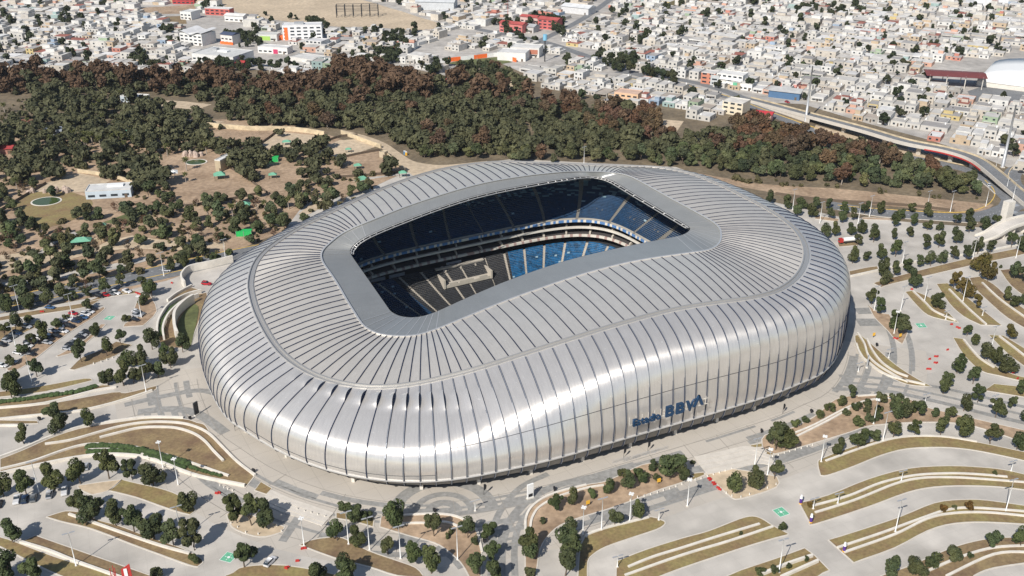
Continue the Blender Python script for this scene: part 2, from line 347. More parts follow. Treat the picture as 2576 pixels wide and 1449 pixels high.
skirtskin = steel('skirt_skin', (.24, .23, .215), .5, .6, .45)
trim_m = mat('trim_metal', (.66, .65, .63), .4, .55)
ribcap = mat('rib_cap', (.42, .44, .47), .4, .6)
def grid(name, f, cols, ts, mats, lift=None, uvv=1.0, parent=None, side=None):
    """one strip per panel between seams, own vertices, smooth along the profile"""
    V = []; F = []; UV = []; MI = []; NC = 4
    for i in cols:
        b = len(V)
        for t in ts:
            p0 = f(i, t); p1 = f(i + 1, t); n = nat(f, i, t)
            for j in range(NC + 1):
                w = j / NC; L = (lift(i, t) if lift else 0.0); L = min(L, .1) * w + max(0.0, L - .1) * w ** 1.6
                V.append(tuple(p0.lerp(p1, w) + n * L))
        for a in range(len(ts) - 1):
            for j in range(NC):
                q = b + a * (NC + 1) + j; F.append((q, q + NC + 1, q + NC + 2, q + 1)); MI.append(0)
                for (aa, jj) in ((a, j), (a + 1, j), (a + 1, j + 1), (a, j + 1)): UV.append((i + .001 + .998 * jj / NC, ts[aa] * uvv))
        if side is not None:  # step face at the panel edge, its shade painted as a dark colour
            for a in range(len(ts) - 1):
                e0 = b + a * (NC + 1) + NC; e1 = e0 + NC + 1; q = len(V)
                V.append(tuple(f(i + 1, ts[a]))); V.append(tuple(f(i + 1, ts[a + 1]))); V.append(V[e0]); V.append(V[e1])
                F.append((q + 2, q + 3, q + 1, q)); MI.append(1)
                UV += [(i, 0)] * 4
    me = bpy.data.meshes.new(name); me.from_pydata(V, [], F)
    for m in mats: me.materials.append(m)
    me.polygons.foreach_set('material_index', MI); me.polygons.foreach_set('use_smooth', [True] * len(F))
    u = me.uv_layers.new(name='UVMap'); u.data.foreach_set('uv', [c for q in UV for c in q]); me.update()
    return obj(name, me, parent)
stad = empty('stadium', (5, 399, 0), 0, 'huge silver football stadium with ribbed metal skin and open rounded roof', 'stadium')
bpy.context.view_layer.update()
def inS(o): o.matrix_parent_inverse = stad.matrix_world.inverted(); return o
def bump1(x, c, w): return max(0.0, 1 - abs(x - c) / w)
def wlift(i, t):
    k = i if i < 90 else i - N
    L = .10
    if 3 < k < 20:
        c = .09 + max(0, k - 7) * .022; L += 2.2 * bump1(k, 11.5, 8) ** .6 * max(0.0, 1 - ((t - c) / (.075 + .004 * k)) ** 2)
    if 15 <= k < 62: L += .38 * min(1, (k - 14) / 5) * max(0.0, 1 - ((t - .60) / .2) ** 2)
    return L
wall = inS(grid('wall_cladding', prof, range(N), TS, [skin, navy], wlift, 30, stad, True))
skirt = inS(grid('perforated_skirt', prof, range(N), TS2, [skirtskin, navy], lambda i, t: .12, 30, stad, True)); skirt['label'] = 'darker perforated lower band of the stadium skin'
roof = inS(grid('roof_cladding', roofp, range(N), [0, .15, .3, .45, .6, .75, .9, 1.0], [roofskin, navy], lambda i, t: .10, 40, stad, True))
def ringp(i, t): i %= N; return Vector(PI_[i]).lerp(Vector(PC[i]), t) - Vector((0, 0, .1))
ring = inS(grid('inner_roof_ring', ringp, range(N), [0, .25, .5, .75, 1], [ringskin], None, 10, stad)); ring['label'] = 'smooth blue-grey ring of roof panels round the opening'
mb = MB()                                              # underside of the roof and its inner fascia
V = []; F = []
for i in range(N):
    a = Vector(PI_[i]); g_ = Vector(PG[i]); c_ = Vector(PC[i])
    V += [tuple(a + Vector((0, 0, -.05))), tuple(a + Vector((0, 0, -1.6))), tuple(c_ + Vector((0, 0, -2.2))), tuple(g_ + Vector((0, 0, -2.4)))]
for i in range(N):
    j = (i + 1) % N
    for k in range(3): F.append((4 * i + k, 4 * j + k, 4 * j + k + 1, 4 * i + k + 1))
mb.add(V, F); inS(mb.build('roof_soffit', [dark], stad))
rsm = 0
for i in [1, 3, 5, 7, 9, 11, 13, 15, 17, 43, 46, 48, 50, 52, 55, 58, 60, 63, 66, 127, 130, 133, 136, 139, 142]:
    q = MB(); a, b = ringp(i, .01), ringp(i, .99); q.strip([a, b], .28, 0, 0); q.v = [(v[0], v[1], (a.z + .08) if k // 4 == 0 else (b.z + .08)) for k, v in enumerate(q.v)]
    inS(q.build('ring_seam', [trim_m], stad))
# white trim between ring and cladding, gutter, trims on the wall
def sweep(name, path, w, h, mats, parent=stad, closed=True, build=True, mb=None, m=0):
    mb = mb or MB(); n = len(path); V = []; F = []
    for i, p in enumerate(path):
        a = path[(i - 1) % n] if closed or i > 0 else p; b = path[(i + 1) % n] if closed or i < n - 1 else p
        d = (b - a).normalized(); s_ = d.cross(Vector((0, 0, 1))).normalized() * w / 2
        V += [p - s_, p - s_ + Vector((0, 0, h)), p + s_ + Vector((0, 0, h)), p + s_]
    for i in range(n if closed else n - 1):
        j = (i + 1) % n
        for k in range(3): F.append((4 * i + k, 4 * i + k + 1, 4 * j + k + 1, 4 * j + k))
    mb.add(V, F, m)
    if build: return inS(mb.build(name, mats, parent))
    return mb
sweep('roof_trim', [Vector(PC[i]) + Vector((0, 0, .1)) for i in range(N)], .7, .35, [trim_m])
gm = MB(); gi = [Vector(PG[i]) for i in range(N)]; go = [prof(i, 0.0) for i in range(N)]
V = []; F = []
for a, b in zip(gi, go):
    d = (b - a); d.z = 0
    V += [tuple(a), tuple(a + Vector((0, 0, .45))), tuple(a + d * .22 + Vector((0, 0, .45))), tuple(a + d * .24 - Vector((0, 0, .1))), tuple(a + d * .85 - Vector((0, 0, .1))), tuple(a + d * .87 + Vector((0, 0, .4))), tuple(a + d * 1.0 + Vector((0, 0, .4))), tuple(a + d * 1.02 - Vector((0, 0, .3)))]
for i in range(N):
    j = (i + 1) % N
    for k in range(7): F.append((8 * i + k, 8 * j + k, 8 * j + k + 1, 8 * i + k + 1))
gm.add(V, F); gut = inS(gm.build('roof_gutter', [grey_m], stad)); gut.data.materials[0] = mat('gutter_metal', (.46, .45, .43), .42, .5)
sweep('skirt_trim', [prof(i, 1.4) + Vector((*odir[i % N], 0)) * .3 for i in range(N)], .5, .4, [trim_m])
sm_ = MB()
for i in range(N):                                     # thin dark joint line across the wall panels
    if 4 <= i < 75: t = .80 if i > 14 else 1.12
    else: continue
    a, b = prof(i, t), prof(i + 1, t); n = nat(prof, i, t); L0, L1 = .05, wlift(i, t) + .04
    sm_.tube([a + n * L0, a.lerp(b, .5) + n * (L0 + (L1 - L0) * .33), b + n * L1], .11, 4)
o = inS(sm_.build('panel_joint', [dark], stad)); o['kind'] = 'stuff'
# ribs on every seam: 100 as parts, the far ones as one mesh
def ribmesh(i, mb):
    k = i if i < 90 else i - N
    P = [roofp(i, t) for t in (0.015, .2, .4, .6, .8, .985)]
    def beam(P, nr, w, h, mt):
        V = []; F = []; n = len(P)
        for q, p in enumerate(P):
            d = (P[min(q + 1, n - 1)] - P[max(q - 1, 0)]).normalized(); s_ = d.cross(nr[q]).normalized() * w / 2
            V += [p - s_ - nr[q] * .1, p - s_ + nr[q] * h, p + s_ + nr[q] * h, p + s_ - nr[q] * .1]
        F = [(4 * q + a, 4 * q + a + 1, 4 * q + a + 5, 4 * q + a + 4) for q in range(n - 1) for a in range(3)]
        for q, fc in enumerate(F): mb.add(V if q == 0 else [], [], 0) if False else None
        b = len(mb.v); mb.v += [tuple(x) for x in V]
        for q in range(n - 1):
            for a in range(3): mb.f.append((b + 4 * q + a, b + 4 * q + a + 1, b + 4 * q + a + 5, b + 4 * q + a + 4)); mb.m.append(mt if a == 1 else 0)
    beam(P, [Vector((0, 0, 1))] * 6, .31, .26, 0)
    T_ = [.02] + [k / 20 for k in range(1, 21)] + [ 1.12, 1.25, 1.4, 1.6, 1.8, 2.0]
    P = [prof(i, t) for t in T_]; nr = [nat(prof, i, t) for t in T_]
    if 12 <= k < 70:
        beam(P, nr, .42, .34, 0); beam([p + n_ * .2 for p, n_ in zip(P, nr)], nr, .2, .26, 1)
    else: beam(P, nr, .32, .24, 0)
far_rib = MB()
for i in range(N):
    if i < 72 or i >= N - 28:
        r = MB(); ribmesh(i, r); inS(r.build('rib', [navy, ribcap], stad))
    else: ribmesh(i, far_rib)
o = inS(far_rib.build('rib', [navy, ribcap], stad)); o['kind'] = 'stuff'
# white truss hung along the edge of the opening
tm = MB()
ex = []; 
for i in range(N):
    p = Vector(PI_[i]); q = Vector(PC[i]); d = (p - q); d.z = 0; d.normalize(); ex.append((p, d))
e1 = [p + d * .55 + Vector((0, 0, -.25)) for p, d in ex]; e2 = [p + d * 1.5 + Vector((0, 0, -.9)) for p, d in ex]
far = [i for i in range(N) if 62 <= i <= 142]
tm.tube([e1[i] for i in far], .2, 5); tm.tube([e2[i] for i in far], .2, 5)
for i in far:
    if i % 2 == 0 or 105 <= i <= 125: tm.tube([ex[i][0] + Vector((0, 0, -.3)), e2[i]], .13, 4)
inS(tm.build('edge_truss', [trim_m], stad))
# piers, recessed ground floor
for i in range(2, N, 4):
    a = prof(i, 2.0); dn = Vector((*odir[i], 0)); c = a - dn * 3.0
    p = MB(); p.box((c.x, c.y, 0), (1.1, 2.6, 4.3), math.atan2(dn.y, dn.x) + math.pi / 2); p.box((c.x + dn.x * .5, c.y + dn.y * .5, 3.5), (1.3, 3.0, 1.0), math.atan2(dn.y, dn.x) + math.pi / 2)
    inS(p.build('pier', [wallw], stad))
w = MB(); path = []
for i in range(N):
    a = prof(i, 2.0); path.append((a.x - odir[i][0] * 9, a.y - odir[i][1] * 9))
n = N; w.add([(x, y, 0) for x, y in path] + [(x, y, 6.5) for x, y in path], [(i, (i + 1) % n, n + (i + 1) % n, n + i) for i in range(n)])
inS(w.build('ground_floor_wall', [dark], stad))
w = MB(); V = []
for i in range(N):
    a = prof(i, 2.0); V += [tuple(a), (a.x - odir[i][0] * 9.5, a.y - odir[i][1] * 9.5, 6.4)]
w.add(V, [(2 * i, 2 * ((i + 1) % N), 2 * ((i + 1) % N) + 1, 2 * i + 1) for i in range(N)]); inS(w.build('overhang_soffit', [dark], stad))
# ------------------------------------------------------------------ bowl: stands round the sunken pitch
BA = math.radians(29); BC = Vector((5, 399, 0)); cb, sb = math.cos(BA), math.sin(BA)
def bw(x, y, z): return Vector((BC.x + x * cb - y * sb, BC.y + x * sb + y * cb, z))
NB = 312
def rr(a, b, r, u):
    """point on a rounded rectangle, u in 0..1"""
    th = u * 2 * math.pi; c, s = math.cos(th), math.sin(th); e = 2.0 / r
    return a * math.copysign(abs(c) ** e, c), b * math.copysign(abs(s) ** e, s)
def ringpt(a, b, z, k): 
    x, y = rr(a, b, 4.5, (k % NB) / NB); return bw(x, y + 1, z)
# re-space so that aisles stay square to the rows
_s = [0.0]
for k in range(720):
    p = ringpt(66, 47, 0, k * NB / 720); q = ringpt(66, 47, 0, (k + 1) * NB / 720); _s.append(_s[-1] + (p - q).length)
_u = np.interp(np.linspace(0, _s[-1], NB + 1)[:-1], _s, np.arange(721) / 720.0)
def ringpt(a, b, z, k, _u=_u):
    x, y = rr(a, b, 4.5 if a < 74 else max(3.2, 4.5 - (a - 74) * .06), _u[int(k) % NB]); return bw(x, y + 1, z)
_ga = np.arctan2(PG[:, 1] - BC.y, PG[:, 0] - BC.x); _gr = np.hypot(PG[:, 0] - BC.x, PG[:, 1] - BC.y); _o = np.argsort(_ga); _ga = _ga[_o]; _gr = _gr[_o]
_rp0 = ringpt
def ringpt(a, b, z, k):
    p = _rp0(a, b, z, k)
    if a < 80: return p
    d = p - BC; d.z = 0; L = d.length; mx = float(np.interp(math.atan2(d.y, d.x), _ga, _gr, period=2 * math.pi)) - 3.0
    if L > mx: p = BC + d * (mx / L); p.z = z
    return p
roofz = []
for k in range(NB):
    p = ringpt(85, 62, 0, k); j = int(np.argmin((PC[:, 0] - p.x) ** 2 + (PC[:, 1] - p.y) ** 2)); roofz.append(min(zC[j], zG[j]) - 5.5)
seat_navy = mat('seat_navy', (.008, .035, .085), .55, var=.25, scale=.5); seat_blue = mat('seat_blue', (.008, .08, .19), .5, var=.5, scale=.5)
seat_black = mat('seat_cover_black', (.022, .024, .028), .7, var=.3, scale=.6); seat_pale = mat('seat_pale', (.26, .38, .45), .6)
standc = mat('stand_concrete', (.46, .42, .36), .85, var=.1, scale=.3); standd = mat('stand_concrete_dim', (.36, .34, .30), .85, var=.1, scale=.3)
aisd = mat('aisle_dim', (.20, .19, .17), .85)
def stand(name, a0, b0, z0, a1, b1, z1, rows, mat_c, seatmat, aisle_every, kinds, clip=True):
    st = MB(); lay = {}; ais = MB()
    for r in range(rows):
        t0 = r / rows; t1 = (r + 1) / rows
        for k in range(NB):
            def zz(t, kk): 
                top = min(z1, roofz[kk % NB]) if clip else z1
                return z0 + (top - z0) * (t ** 1.12)
            p = []
            k2 = (k + 1) % NB
            A0, B0, A1, B1 = a0 + (a1 - a0) * t0, b0 + (b1 - b0) * t0, a0 + (a1 - a0) * t1, b0 + (b1 - b0) * t1
            za, zb = zz(t1, k), zz(t1, k2); zl, zr = zz(t0, k), zz(t0, k2)
            q0, q1, q2, q3 = ringpt(A0, B0, za, k), ringpt(A0, B0, zb, k2), ringpt(A1, B1, zb, k2), ringpt(A1, B1, za, k)
            l0, l1 = ringpt(A0, B0, zl, k), ringpt(A0, B0, zr, k2)
            st.add([l0, l1, q1, q0], [(0, 1, 2, 3)]); st.add([q0, q1, q2, q3], [(0, 1, 2, 3)])
            if k % aisle_every == 0:
                up = Vector((0, 0, .06)); ais.add([q0 + up, q1 + up, q2 + up, q3 + up, l0 + up - (q3 - q0) * .02, l1 + up - (q2 - q1) * .02], [(0, 1, 2, 3), (4, 5, 1, 0)])
                continue
            if r >= 1:
                key = kinds(k, r, k // aisle_every)
                if key is None: continue
                m_ = lay.setdefault((k // aisle_every), MB()); up = Vector((0, 0, .42)); e = (q3 - q0); e2 = (q2 - q1)
                s0, s1 = q0 + e * .30, q1 + e2 * .30; s2, s3 = q1 + e2 * .78, q0 + e * .78
                m_.add([s0, s1, s2, s3, s0 + up, s1 + up, s2 + up * 1.7, s3 + up * 1.7], [(0, 1, 5, 4), (4, 5, 6, 7), (2, 3, 7, 6)], key)
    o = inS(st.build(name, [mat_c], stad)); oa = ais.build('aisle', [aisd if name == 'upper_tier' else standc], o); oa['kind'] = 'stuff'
    for kk in sorted(lay):
        oo = lay[kk].build('seat_block', seatmat, o)
    return o
def kup(k, r, s):
    h = RN.rand()
    if r > 15 and h < .36 * min(1, (r - 14) / 6): return 1
    return 0 if h < .992 else 2
def klow(k, r, s):
    x = ringpt(66, 47, 0, k) - BC; lx = x.x * cb + x.y * sb
    ly = -x.x * sb + x.y * cb
    if ly > 10 and -37 < lx < 20: return 1
    h = RN.rand(); return (0 if lx > 0 else 3) if h > .012 else 2
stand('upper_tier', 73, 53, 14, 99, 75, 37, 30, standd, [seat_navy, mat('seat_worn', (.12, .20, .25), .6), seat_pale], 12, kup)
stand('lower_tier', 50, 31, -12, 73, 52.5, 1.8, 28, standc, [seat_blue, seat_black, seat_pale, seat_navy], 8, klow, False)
def shelf(name, a0, b0, a1, b1, z0, z1, m):
    q = MB()
    for k in range(NB):
        q.add([ringpt(a0, b0, z0, k), ringpt(a0, b0, z0, k + 1), ringpt(a0, b0, z1, k + 1), ringpt(a0, b0, z1, k), ringpt(a1, b1, z1, k + 1), ringpt(a1, b1, z1, k)], [(0, 1, 2, 3), (3, 2, 4, 5)], m[k % len(m)] if isinstance(m, list) else m)
    return q
fasc = [wallw, mat('fascia_red', (.42, .30, .27), .6), dark, mat('fascia_blue', (.10, .22, .45), .5), mat('box_seat', (.05, .045, .045), .7)]
inS(shelf('x', 75.2, 54.4, 80, 60, 4.1, 5.2, [0, 0, 1, 0, 0, 1]).build('balcony', fasc, stad))
inS(shelf('x', 75.0, 54.2, 80, 60, 8.7, 9.6, 0).build('balcony', fasc, stad))
inS(shelf('x', 72.6, 52.6, 73.4, 53.4, 13.0, 14.2, [0, 3, 3, 0, 3]).build('upper_tier_parapet', fasc, stad))
inS(shelf('x', 79, 59, 79.5, 59.5, -2, 14.0, 2).build('suite_wall', fasc, stad))
for zb in (5.25, 9.65):
    q = MB()
    for k in range(NB): q.add([ringpt(76.2, 55.4, zb + .05, k), ringpt(76.2, 55.4, zb + .05, k + 1), ringpt(78.4, 57.8, zb + .9, k + 1), ringpt(78.4, 57.8, zb + .9, k)], [(0, 1, 2, 3)])
    inS(q.build('box_seat_row', [fasc[4]], stad))
    for k in range(0, NB, 8):
        qs = MB(); A0, A1, B0, B1 = ringpt(75.8, 55, zb, k), ringpt(75.8, 55, zb, k + 1), ringpt(78.9, 58.3, zb, k + 1), ringpt(78.9, 58.3, zb, k)
        A1 = A0.lerp(A1, .6); B0 = B1.lerp(B0, .6); up = Vector((0, 0, 1.0)); up2 = Vector((0, 0, 2.4)); qs.add([A0, A1, B0, B1, A0 + up, A1 + up, B0 + up2, B1 + up2], [(0, 1, 5, 4), (1, 2, 6, 5), (2, 3, 7, 6), (3, 0, 4, 7), (4, 5, 6, 7)])
        inS(qs.build('box_divider', [standc], stad))
q = MB(); q.add([tuple(ringpt(47.5, 28.5, -12.6, k)) for k in range(NB)], [tuple(range(NB))]); inS(q.build('pitch', [mat('pitch_grass', (.05, .13, .03), .9, var=.15, scale=.1)], stad))
q = MB()
for k in range(NB): q.add([ringpt(47.5, 28.5, -12.6, k), ringpt(47.5, 28.5, -12.6, k + 1), ringpt(50, 31, -12, k + 1), ringpt(50, 31, -12, k)], [(0, 1, 2, 3)])
inS(q.build('pitch_surround', [standc], stad))
# vomitory doors in the upper tier, concrete frame of the players' stand in the lower tier
for kk in range(6, NB, 12):
    c = ringpt(79.5, 58.8, 0, kk); dd = (ringpt(90, 68, 0, kk) - c); rz = math.atan2(dd.y, dd.x) - math.pi / 2
    zt = 14 + (min(37, roofz[kk]) - 14) * .22
    m_ = MB(); cs_, sn_ = math.cos(rz), math.sin(rz)
    def T3(x, y, z): return (c.x + x * cs_ - y * sn_, c.y + x * sn_ + y * cs_, zt + z)
    for x in (-1.5, 1.5): m_.box(T3(x, 1.2, -.6), (.25, 3.4, 1.5), rz, 0)
    m_.box(T3(0, 3.0, -.6), (3.0, .3, 1.9), rz, 0); m_.box(T3(0, 1.0, -.4), (2.6, 3.6, .5), rz, 1)
    inS(m_.build('stand_doorway', [aisd, black], stad))
def bwz(lx, ly, z): return bw(lx, ly + 1, z)
m_ = MB()
def bbx(lx, ly, z, dx, dy, dz, m): p = bwz(lx, ly, z); m_.box(p, (dx, dy, dz), BA, m)
bbx(-6, 46.2, -4.4, 25, 8.6, 1.5, 0); bbx(-6, 51.2, -3, 25.6, 1.0, 4.8, 0); bbx(-18.6, 46.5, -4.4, .9, 10, 4.6, 0); bbx(6.6, 46.5, -4.4, .9, 10, 4.2, 0)
bbx(-6, 50.3, -2.8, 23, .5, 3.2, 1); bbx(-6, 51.6, 1.8, 26, 2.2, .5, 0)
for x in (-14, -6, 2): bbx(x, 49.9, -2.9, .7, .8, 4.0, 0)
for x, d in ((-14, 4), (-7, 7), (2, 4)): bbx(x, 42.1, -2.9, d, .35, .9, 0)
inS(m_.build('players_terrace', [standc, fasc[4]], stad))
m_ = MB()
for lx in (-48, -38, -8):
    m_ = MB(); bbx(lx, 53.4, 1.6, 8, .4, 1.6, 0); bbx(lx, 54.05, 1.7, 7.2, 1.0, .4, 1); inS(m_.build('camera_platform', [grey_m, black], stad))
# sign on the wall
def letter_mesh(polys, holes=()):
    pass
L1 = unp(1573, 1060, 15.4); L2 = unp(1763.5, 1005.5, 15.4); dx_ = (L2 - L1); dx_.z = 0; Ls = dx_.length; dx_.normalize(); ang = math.atan2(dx_.y, dx_.x)
off = Vector((dx_.y, -dx_.x, 0)) * 3.7
sroot = inS(empty('sign', (0, 0, 0))); sroot.parent = stad; sroot['label'] = 'dark blue lettering on a white bracket frame'
sroot.matrix_parent_inverse = stad.matrix_world.inverted(); sroot.location = L1 + off; sroot.rotation_euler = (0, 0, ang)
bpy.context.view_layer.update()
signblue = mat('sign_blue', (.006, .04, .10), .45)
def txt(s, size, x, z, bold, name):
    cu = bpy.data.curves.new('t', 'FONT'); cu.body = s; cu.size = size; cu.extrude = .34; cu.offset = bold; cu.resolution_u = 3
    o = bpy.data.objects.new('t', cu); COL.objects.link(o); bpy.context.view_layer.update()
    me = bpy.data.meshes.new_from_object(o.evaluated_get(bpy.context.evaluated_depsgraph_get())); bpy.data.objects.remove(o); bpy.data.curves.remove(cu)
    me.materials.clear(); me.materials.append(signblue); xs = [v.co.x for v in me.vertices]; w_ = max(xs) - min(xs); x0 = min(xs)
    for v in me.vertices: v.co = (v.co.x - x0, -v.co.z, v.co.y)
    o = obj(name, me, sroot, (x, 0, z)); return w_
x = .6; hE = 3.8
for ch in 'Estadio':
    x += txt(ch, hE, x, 0, .06, 'letter') + .16
def poly_letter(polys, x, z, h):
    m_ = MB()
    for P in polys:
        n = len(P); v = [(px * h, -.35, pz * h) for px, pz in P] + [(px * h, .35, pz * h) for px, pz in P]
        m_.add(v, [tuple(range(n)), tuple(2 * n - 1 - i for i in range(n))] + [(i, (i + 1) % n, n + (i + 1) % n, n + i) for i in range(n)])
    o = m_.build('letter', [signblue], sroot); o.location = (x, 0, z); return o
Bq = [[(0, 0), (.22, 0), (.22, 1), (0, 1)], [(.22, .8), (.55, .8), (.68, .9), (.55, 1), (.22, 1)], [(.22, .41), (.55, .41), (.62, .5), (.55, .59), (.22, .59)], [(.22, 0), (.6, 0), (.74, .1), (.6, .2), (.22, .2)],
      [(.55, .8), (.50, .76), (.50, .63), (.55, .59), (.62, .5), (.72, .64), (.74, .78), (.68, .9)], [(.60, .2), (.56, .25), (.56, .36), (.55, .41), (.62, .5), (.78, .38), (.80, .2), (.74, .1)]]
Vq = [[(0, 1), (.25, 1), (.52, .3), (.46, 0), (.36, 0)], [(.36, 0), (.46, 0), (.52, .3), (.72, .8), (.86, .95), (1.0, 1), (.74, 1), (.6, .85)]]
Aq = [[(0, 0), (.24, 0), (.56, .72), (.60, 1), (.46, 1)], [(.46, 1), (.60, 1), (1.04, 0), (.80, 0), (.52, .68)]]
bx = Ls * .44; hB = 4.2
poly_letter(Bq, bx, -.1, hB); poly_letter(Bq, bx + 4.25, -.1, hB); poly_letter(Vq, bx + 8.2, -.3, hB); poly_letter(Aq, bx + 11.2, .8, hB * 1.0)
fr = MB()
for z in (.2,): fr.box((Ls * .22, .62, z), (Ls * .44, .14, .14))
for z in (.1, 2.3): fr.box((Ls * .72, .62, z), (Ls * .6, .16, .16))
for k in range(6): fr.box((-.3 + k * Ls * .08, .75, 0), (.12, .12, 3.3))
for k in range(7): fr.box((Ls * (.46 + k * .088), .62, 0), (.14, .14, 3.4)); fr.box((Ls * (.46 + k * .088), 1.3, .2), (.12, 1.4, .12))
fr.build('bracket', [wallw], sroot)
# ------------------------------------------------------------------ ground sheets
from mathutils.geometry import tessellate_polygon
holeP = [tuple(ringpt(79.3, 59.3, 0, k)) for k in range(0, NB, 2)]
def sheet(name, P, z, m, hole=False, extra=()):
    loops = [[Vector((p[0], p[1], 0)) for p in P]]
    if hole: loops.append([Vector((p[0], p[1], 0)) for p in holeP])
    tri = tessellate_polygon(loops) if hole else earclip([tuple(p) for p in P]); V = [p for l in loops for p in l]
    mb = MB(); F = []
    for t in tri:
        a, b, c = (V[i] for i in t); F.append(t if (b - a).cross(c - a).z > 0 else (t[0], t[2], t[1]))
    mb.add([(p.x, p.y, z) for p in V], F); return struct(name, mb, [m])
sheet('ground', [(-2500, -300), (2500, -300), (2500, 4500), (-2500, 4500)], 0.0, litter, True)
conc = pts('F', '-500,1900 -420,900 0,790 150,765 300,735 420,706 560,655 700,600 760,520 900,450 1288,400 1700,420 1930,505 2110,545 2300,560 2500,575 2800,560 3000,800 3100,1900')
# brick-like slab joints in the car park concrete
def joints(m, w, h, rot, dk=.86, mort=.009):
    t = m.node_tree; b = t.nodes['Principled BSDF']; ln = b.inputs['Base Color'].links[0]; src = ln.from_socket
    g = t.nodes.new('ShaderNodeNewGeometry'); mp = t.nodes.new('ShaderNodeMapping'); mp.inputs['Rotation'].default_value = (0, 0, -rot)
    br = t.nodes.new('ShaderNodeTexBrick'); br.inputs['Scale'].default_value = 1; br.inputs['Brick Width'].default_value = w; br.inputs['Row Height'].default_value = h
    br.inputs['Mortar Size'].default_value = mort * w; br.inputs['Color1'].default_value = (1, 1, 1, 1); br.inputs['Color2'].default_value = (.965, .965, .965, 1); br.inputs['Mortar'].default_value = (dk, dk, dk, 1); br.offset = 0
    t.links.new(g.outputs['Position'], mp.inputs['Vector']); t.links.new(mp.outputs[0], br.inputs['Vector'])
    mx = t.nodes.new('ShaderNodeMix'); mx.data_type = 'RGBA'; mx.blend_type = 'MULTIPLY'; mx.inputs['Factor'].default_value = 1
    t.links.new(src, mx.inputs['A']); t.links.new(br.outputs['Color'], mx.inputs['B']); t.links.new(mx.outputs['Result'], b.inputs['Base Color'])
joints(concrete, 5.0, 4.2, math.radians(24)); joints(paving, 7.5, 7.5, math.radians(29), .75)
sheet('car_park_paving', conc, .05, concrete, True)
ZC = [0]
def dedup(P):
    return [p for i, p in enumerate(P) if (p - P[i - 1]).length > .02]
def zone(name, c, s, m, z=.06, sm_=3, closed=True):
    ZC[0] += 1; z += ZC[0] * .004
    P = pts(c, s); P = dedup(smooth(P, closed, sm_)) if sm_ else P
    return sheet(name, P, z, m)
zone('zoo_ground', 'F', '-150,330 200,330 560,300 800,330 1010,420 900,500 780,560 640,610 560,655 420,706 300,735 0,790 -200,830', earth, .03)
zone('verge', 'F', '1700,440 1860,470 1980,490 2110,508 2300,524 2470,540 2500,515 2300,494 2100,474 1900,462 1750,434', earth, .045, 2)
citypoly = [('F', '2700,-80 2700,520 2560,430 2440,385 2330,350 2180,310 2020,262 1880,255 1800,262 1700,240 1560,240 1420,215 1330,190 1240,150 1120,190 1000,165 880,170 700,178 480,168 300,178 0,160 -150,160 -150,-80')]
zone('city_ground', 'F', citypoly[0][1], urban, .02, 0)
zone('bare_field', 'F', '545,0 860,-5 980,20 1060,45 1140,68 1050,78 930,68 860,68 800,62 690,50 600,32 560,12', sand, .09)
zone('bare_field', 'F', '350,20 490,12 495,34 370,36', earth, .09, 0)
zone('bare_field', 'F', '412,42 465,40 470,60 425,62', browngrass, .09, 0)
zone('river_bank', 'F', '1265,200 1330,215 1330,250 1280,235', sand, .05)
zone('clearing', 'F', '1660,300 1720,305 1700,335 1650,320', sand, .05)
zone('sports_pitch', 'TM', '800,478 900,455 1190,430 1290,470 1000,520 900,500', greengrass, .12, 0)
zone('sand_path', 'TM', '20,985 180,1025 330,1080 450,1160 540,1215 660,1240 800,1245 1100,1215 1110,1235 820,1275 700,1330 560,1340 470,1270 400,1190 300,1120 150,1060 10,1010', sand, .07)
for s in ('80,100 250,-20 440,-20 640,35 700,90 620,180 480,235 300,285 200,250 130,140',): zone('zoo_lawn', 'L', s, drygrass, .06)
for c, s in (('TL', '200,1449 380,1370 590,1305 700,1330 840,1365 640,1449'), ('TL', '1150,1190 1400,1145 1650,1170 1700,1270 2030,1449 1300,1449 1210,1290'),
             ('TL', '1430,1000 1700,975 1980,990 2080,1010 1960,1090 1640,1110'), ('TL', '2100,995 2450,1030 2340,1130 2060,1130 1970,1095'), ('TL', '2390,1150 2560,1060 2760,1045 2830,1110 2620,1180 2450,1215'),
             ('TM', '0,1190 290,1140 340,1200 470,1290 200,1330 0,1345'), ('TM', '-60,1390 430,1325 330,1370 200,1430 0,1500'), ('TL', '1930,1290 2200,1230 2320,1400 2250,1449 2000,1449'),
             ('L', '1300,0 1750,-60 2050,-30 2000,60 1500,100'), ('L', '1500,110 1900,60 2150,150 1900,230 1650,200')):
    zone('animal_paddock', c, s, earth if s[0] != '2' else sand, .06)
for c, s in (('TL', '1060,775 1300,760 1600,790 1480,830 1200,800'), ('TL', '1190,890 1500,905 1700,920 1560,940 1200,920'), ('L', '0,480 300,450 700,430 830,370 1000,330 1300,370 1700,380 1700,430 1300,440 1000,430 800,450 600,490 350,560 0,600'),
             ('TL', '650,970 820,960 830,1010 670,1030'), ('L', '2250,170 2420,30 2480,90 2330,170')):
    zone('zoo_path', c, s, sand, .065)
for s in ('780,230 1000,150 1080,170 960,260', '430,350 640,280 660,320 480,380'): zone('lawn', 'L', s, greengrass, .07)
for s in ('270,480 420,350 560,300 600,330 450,370 300,500', '0,690 300,640 800,555 1100,490 1150,510 800,600 300,680 0,725'): zone('service_road', 'L', s, concrete, .07)
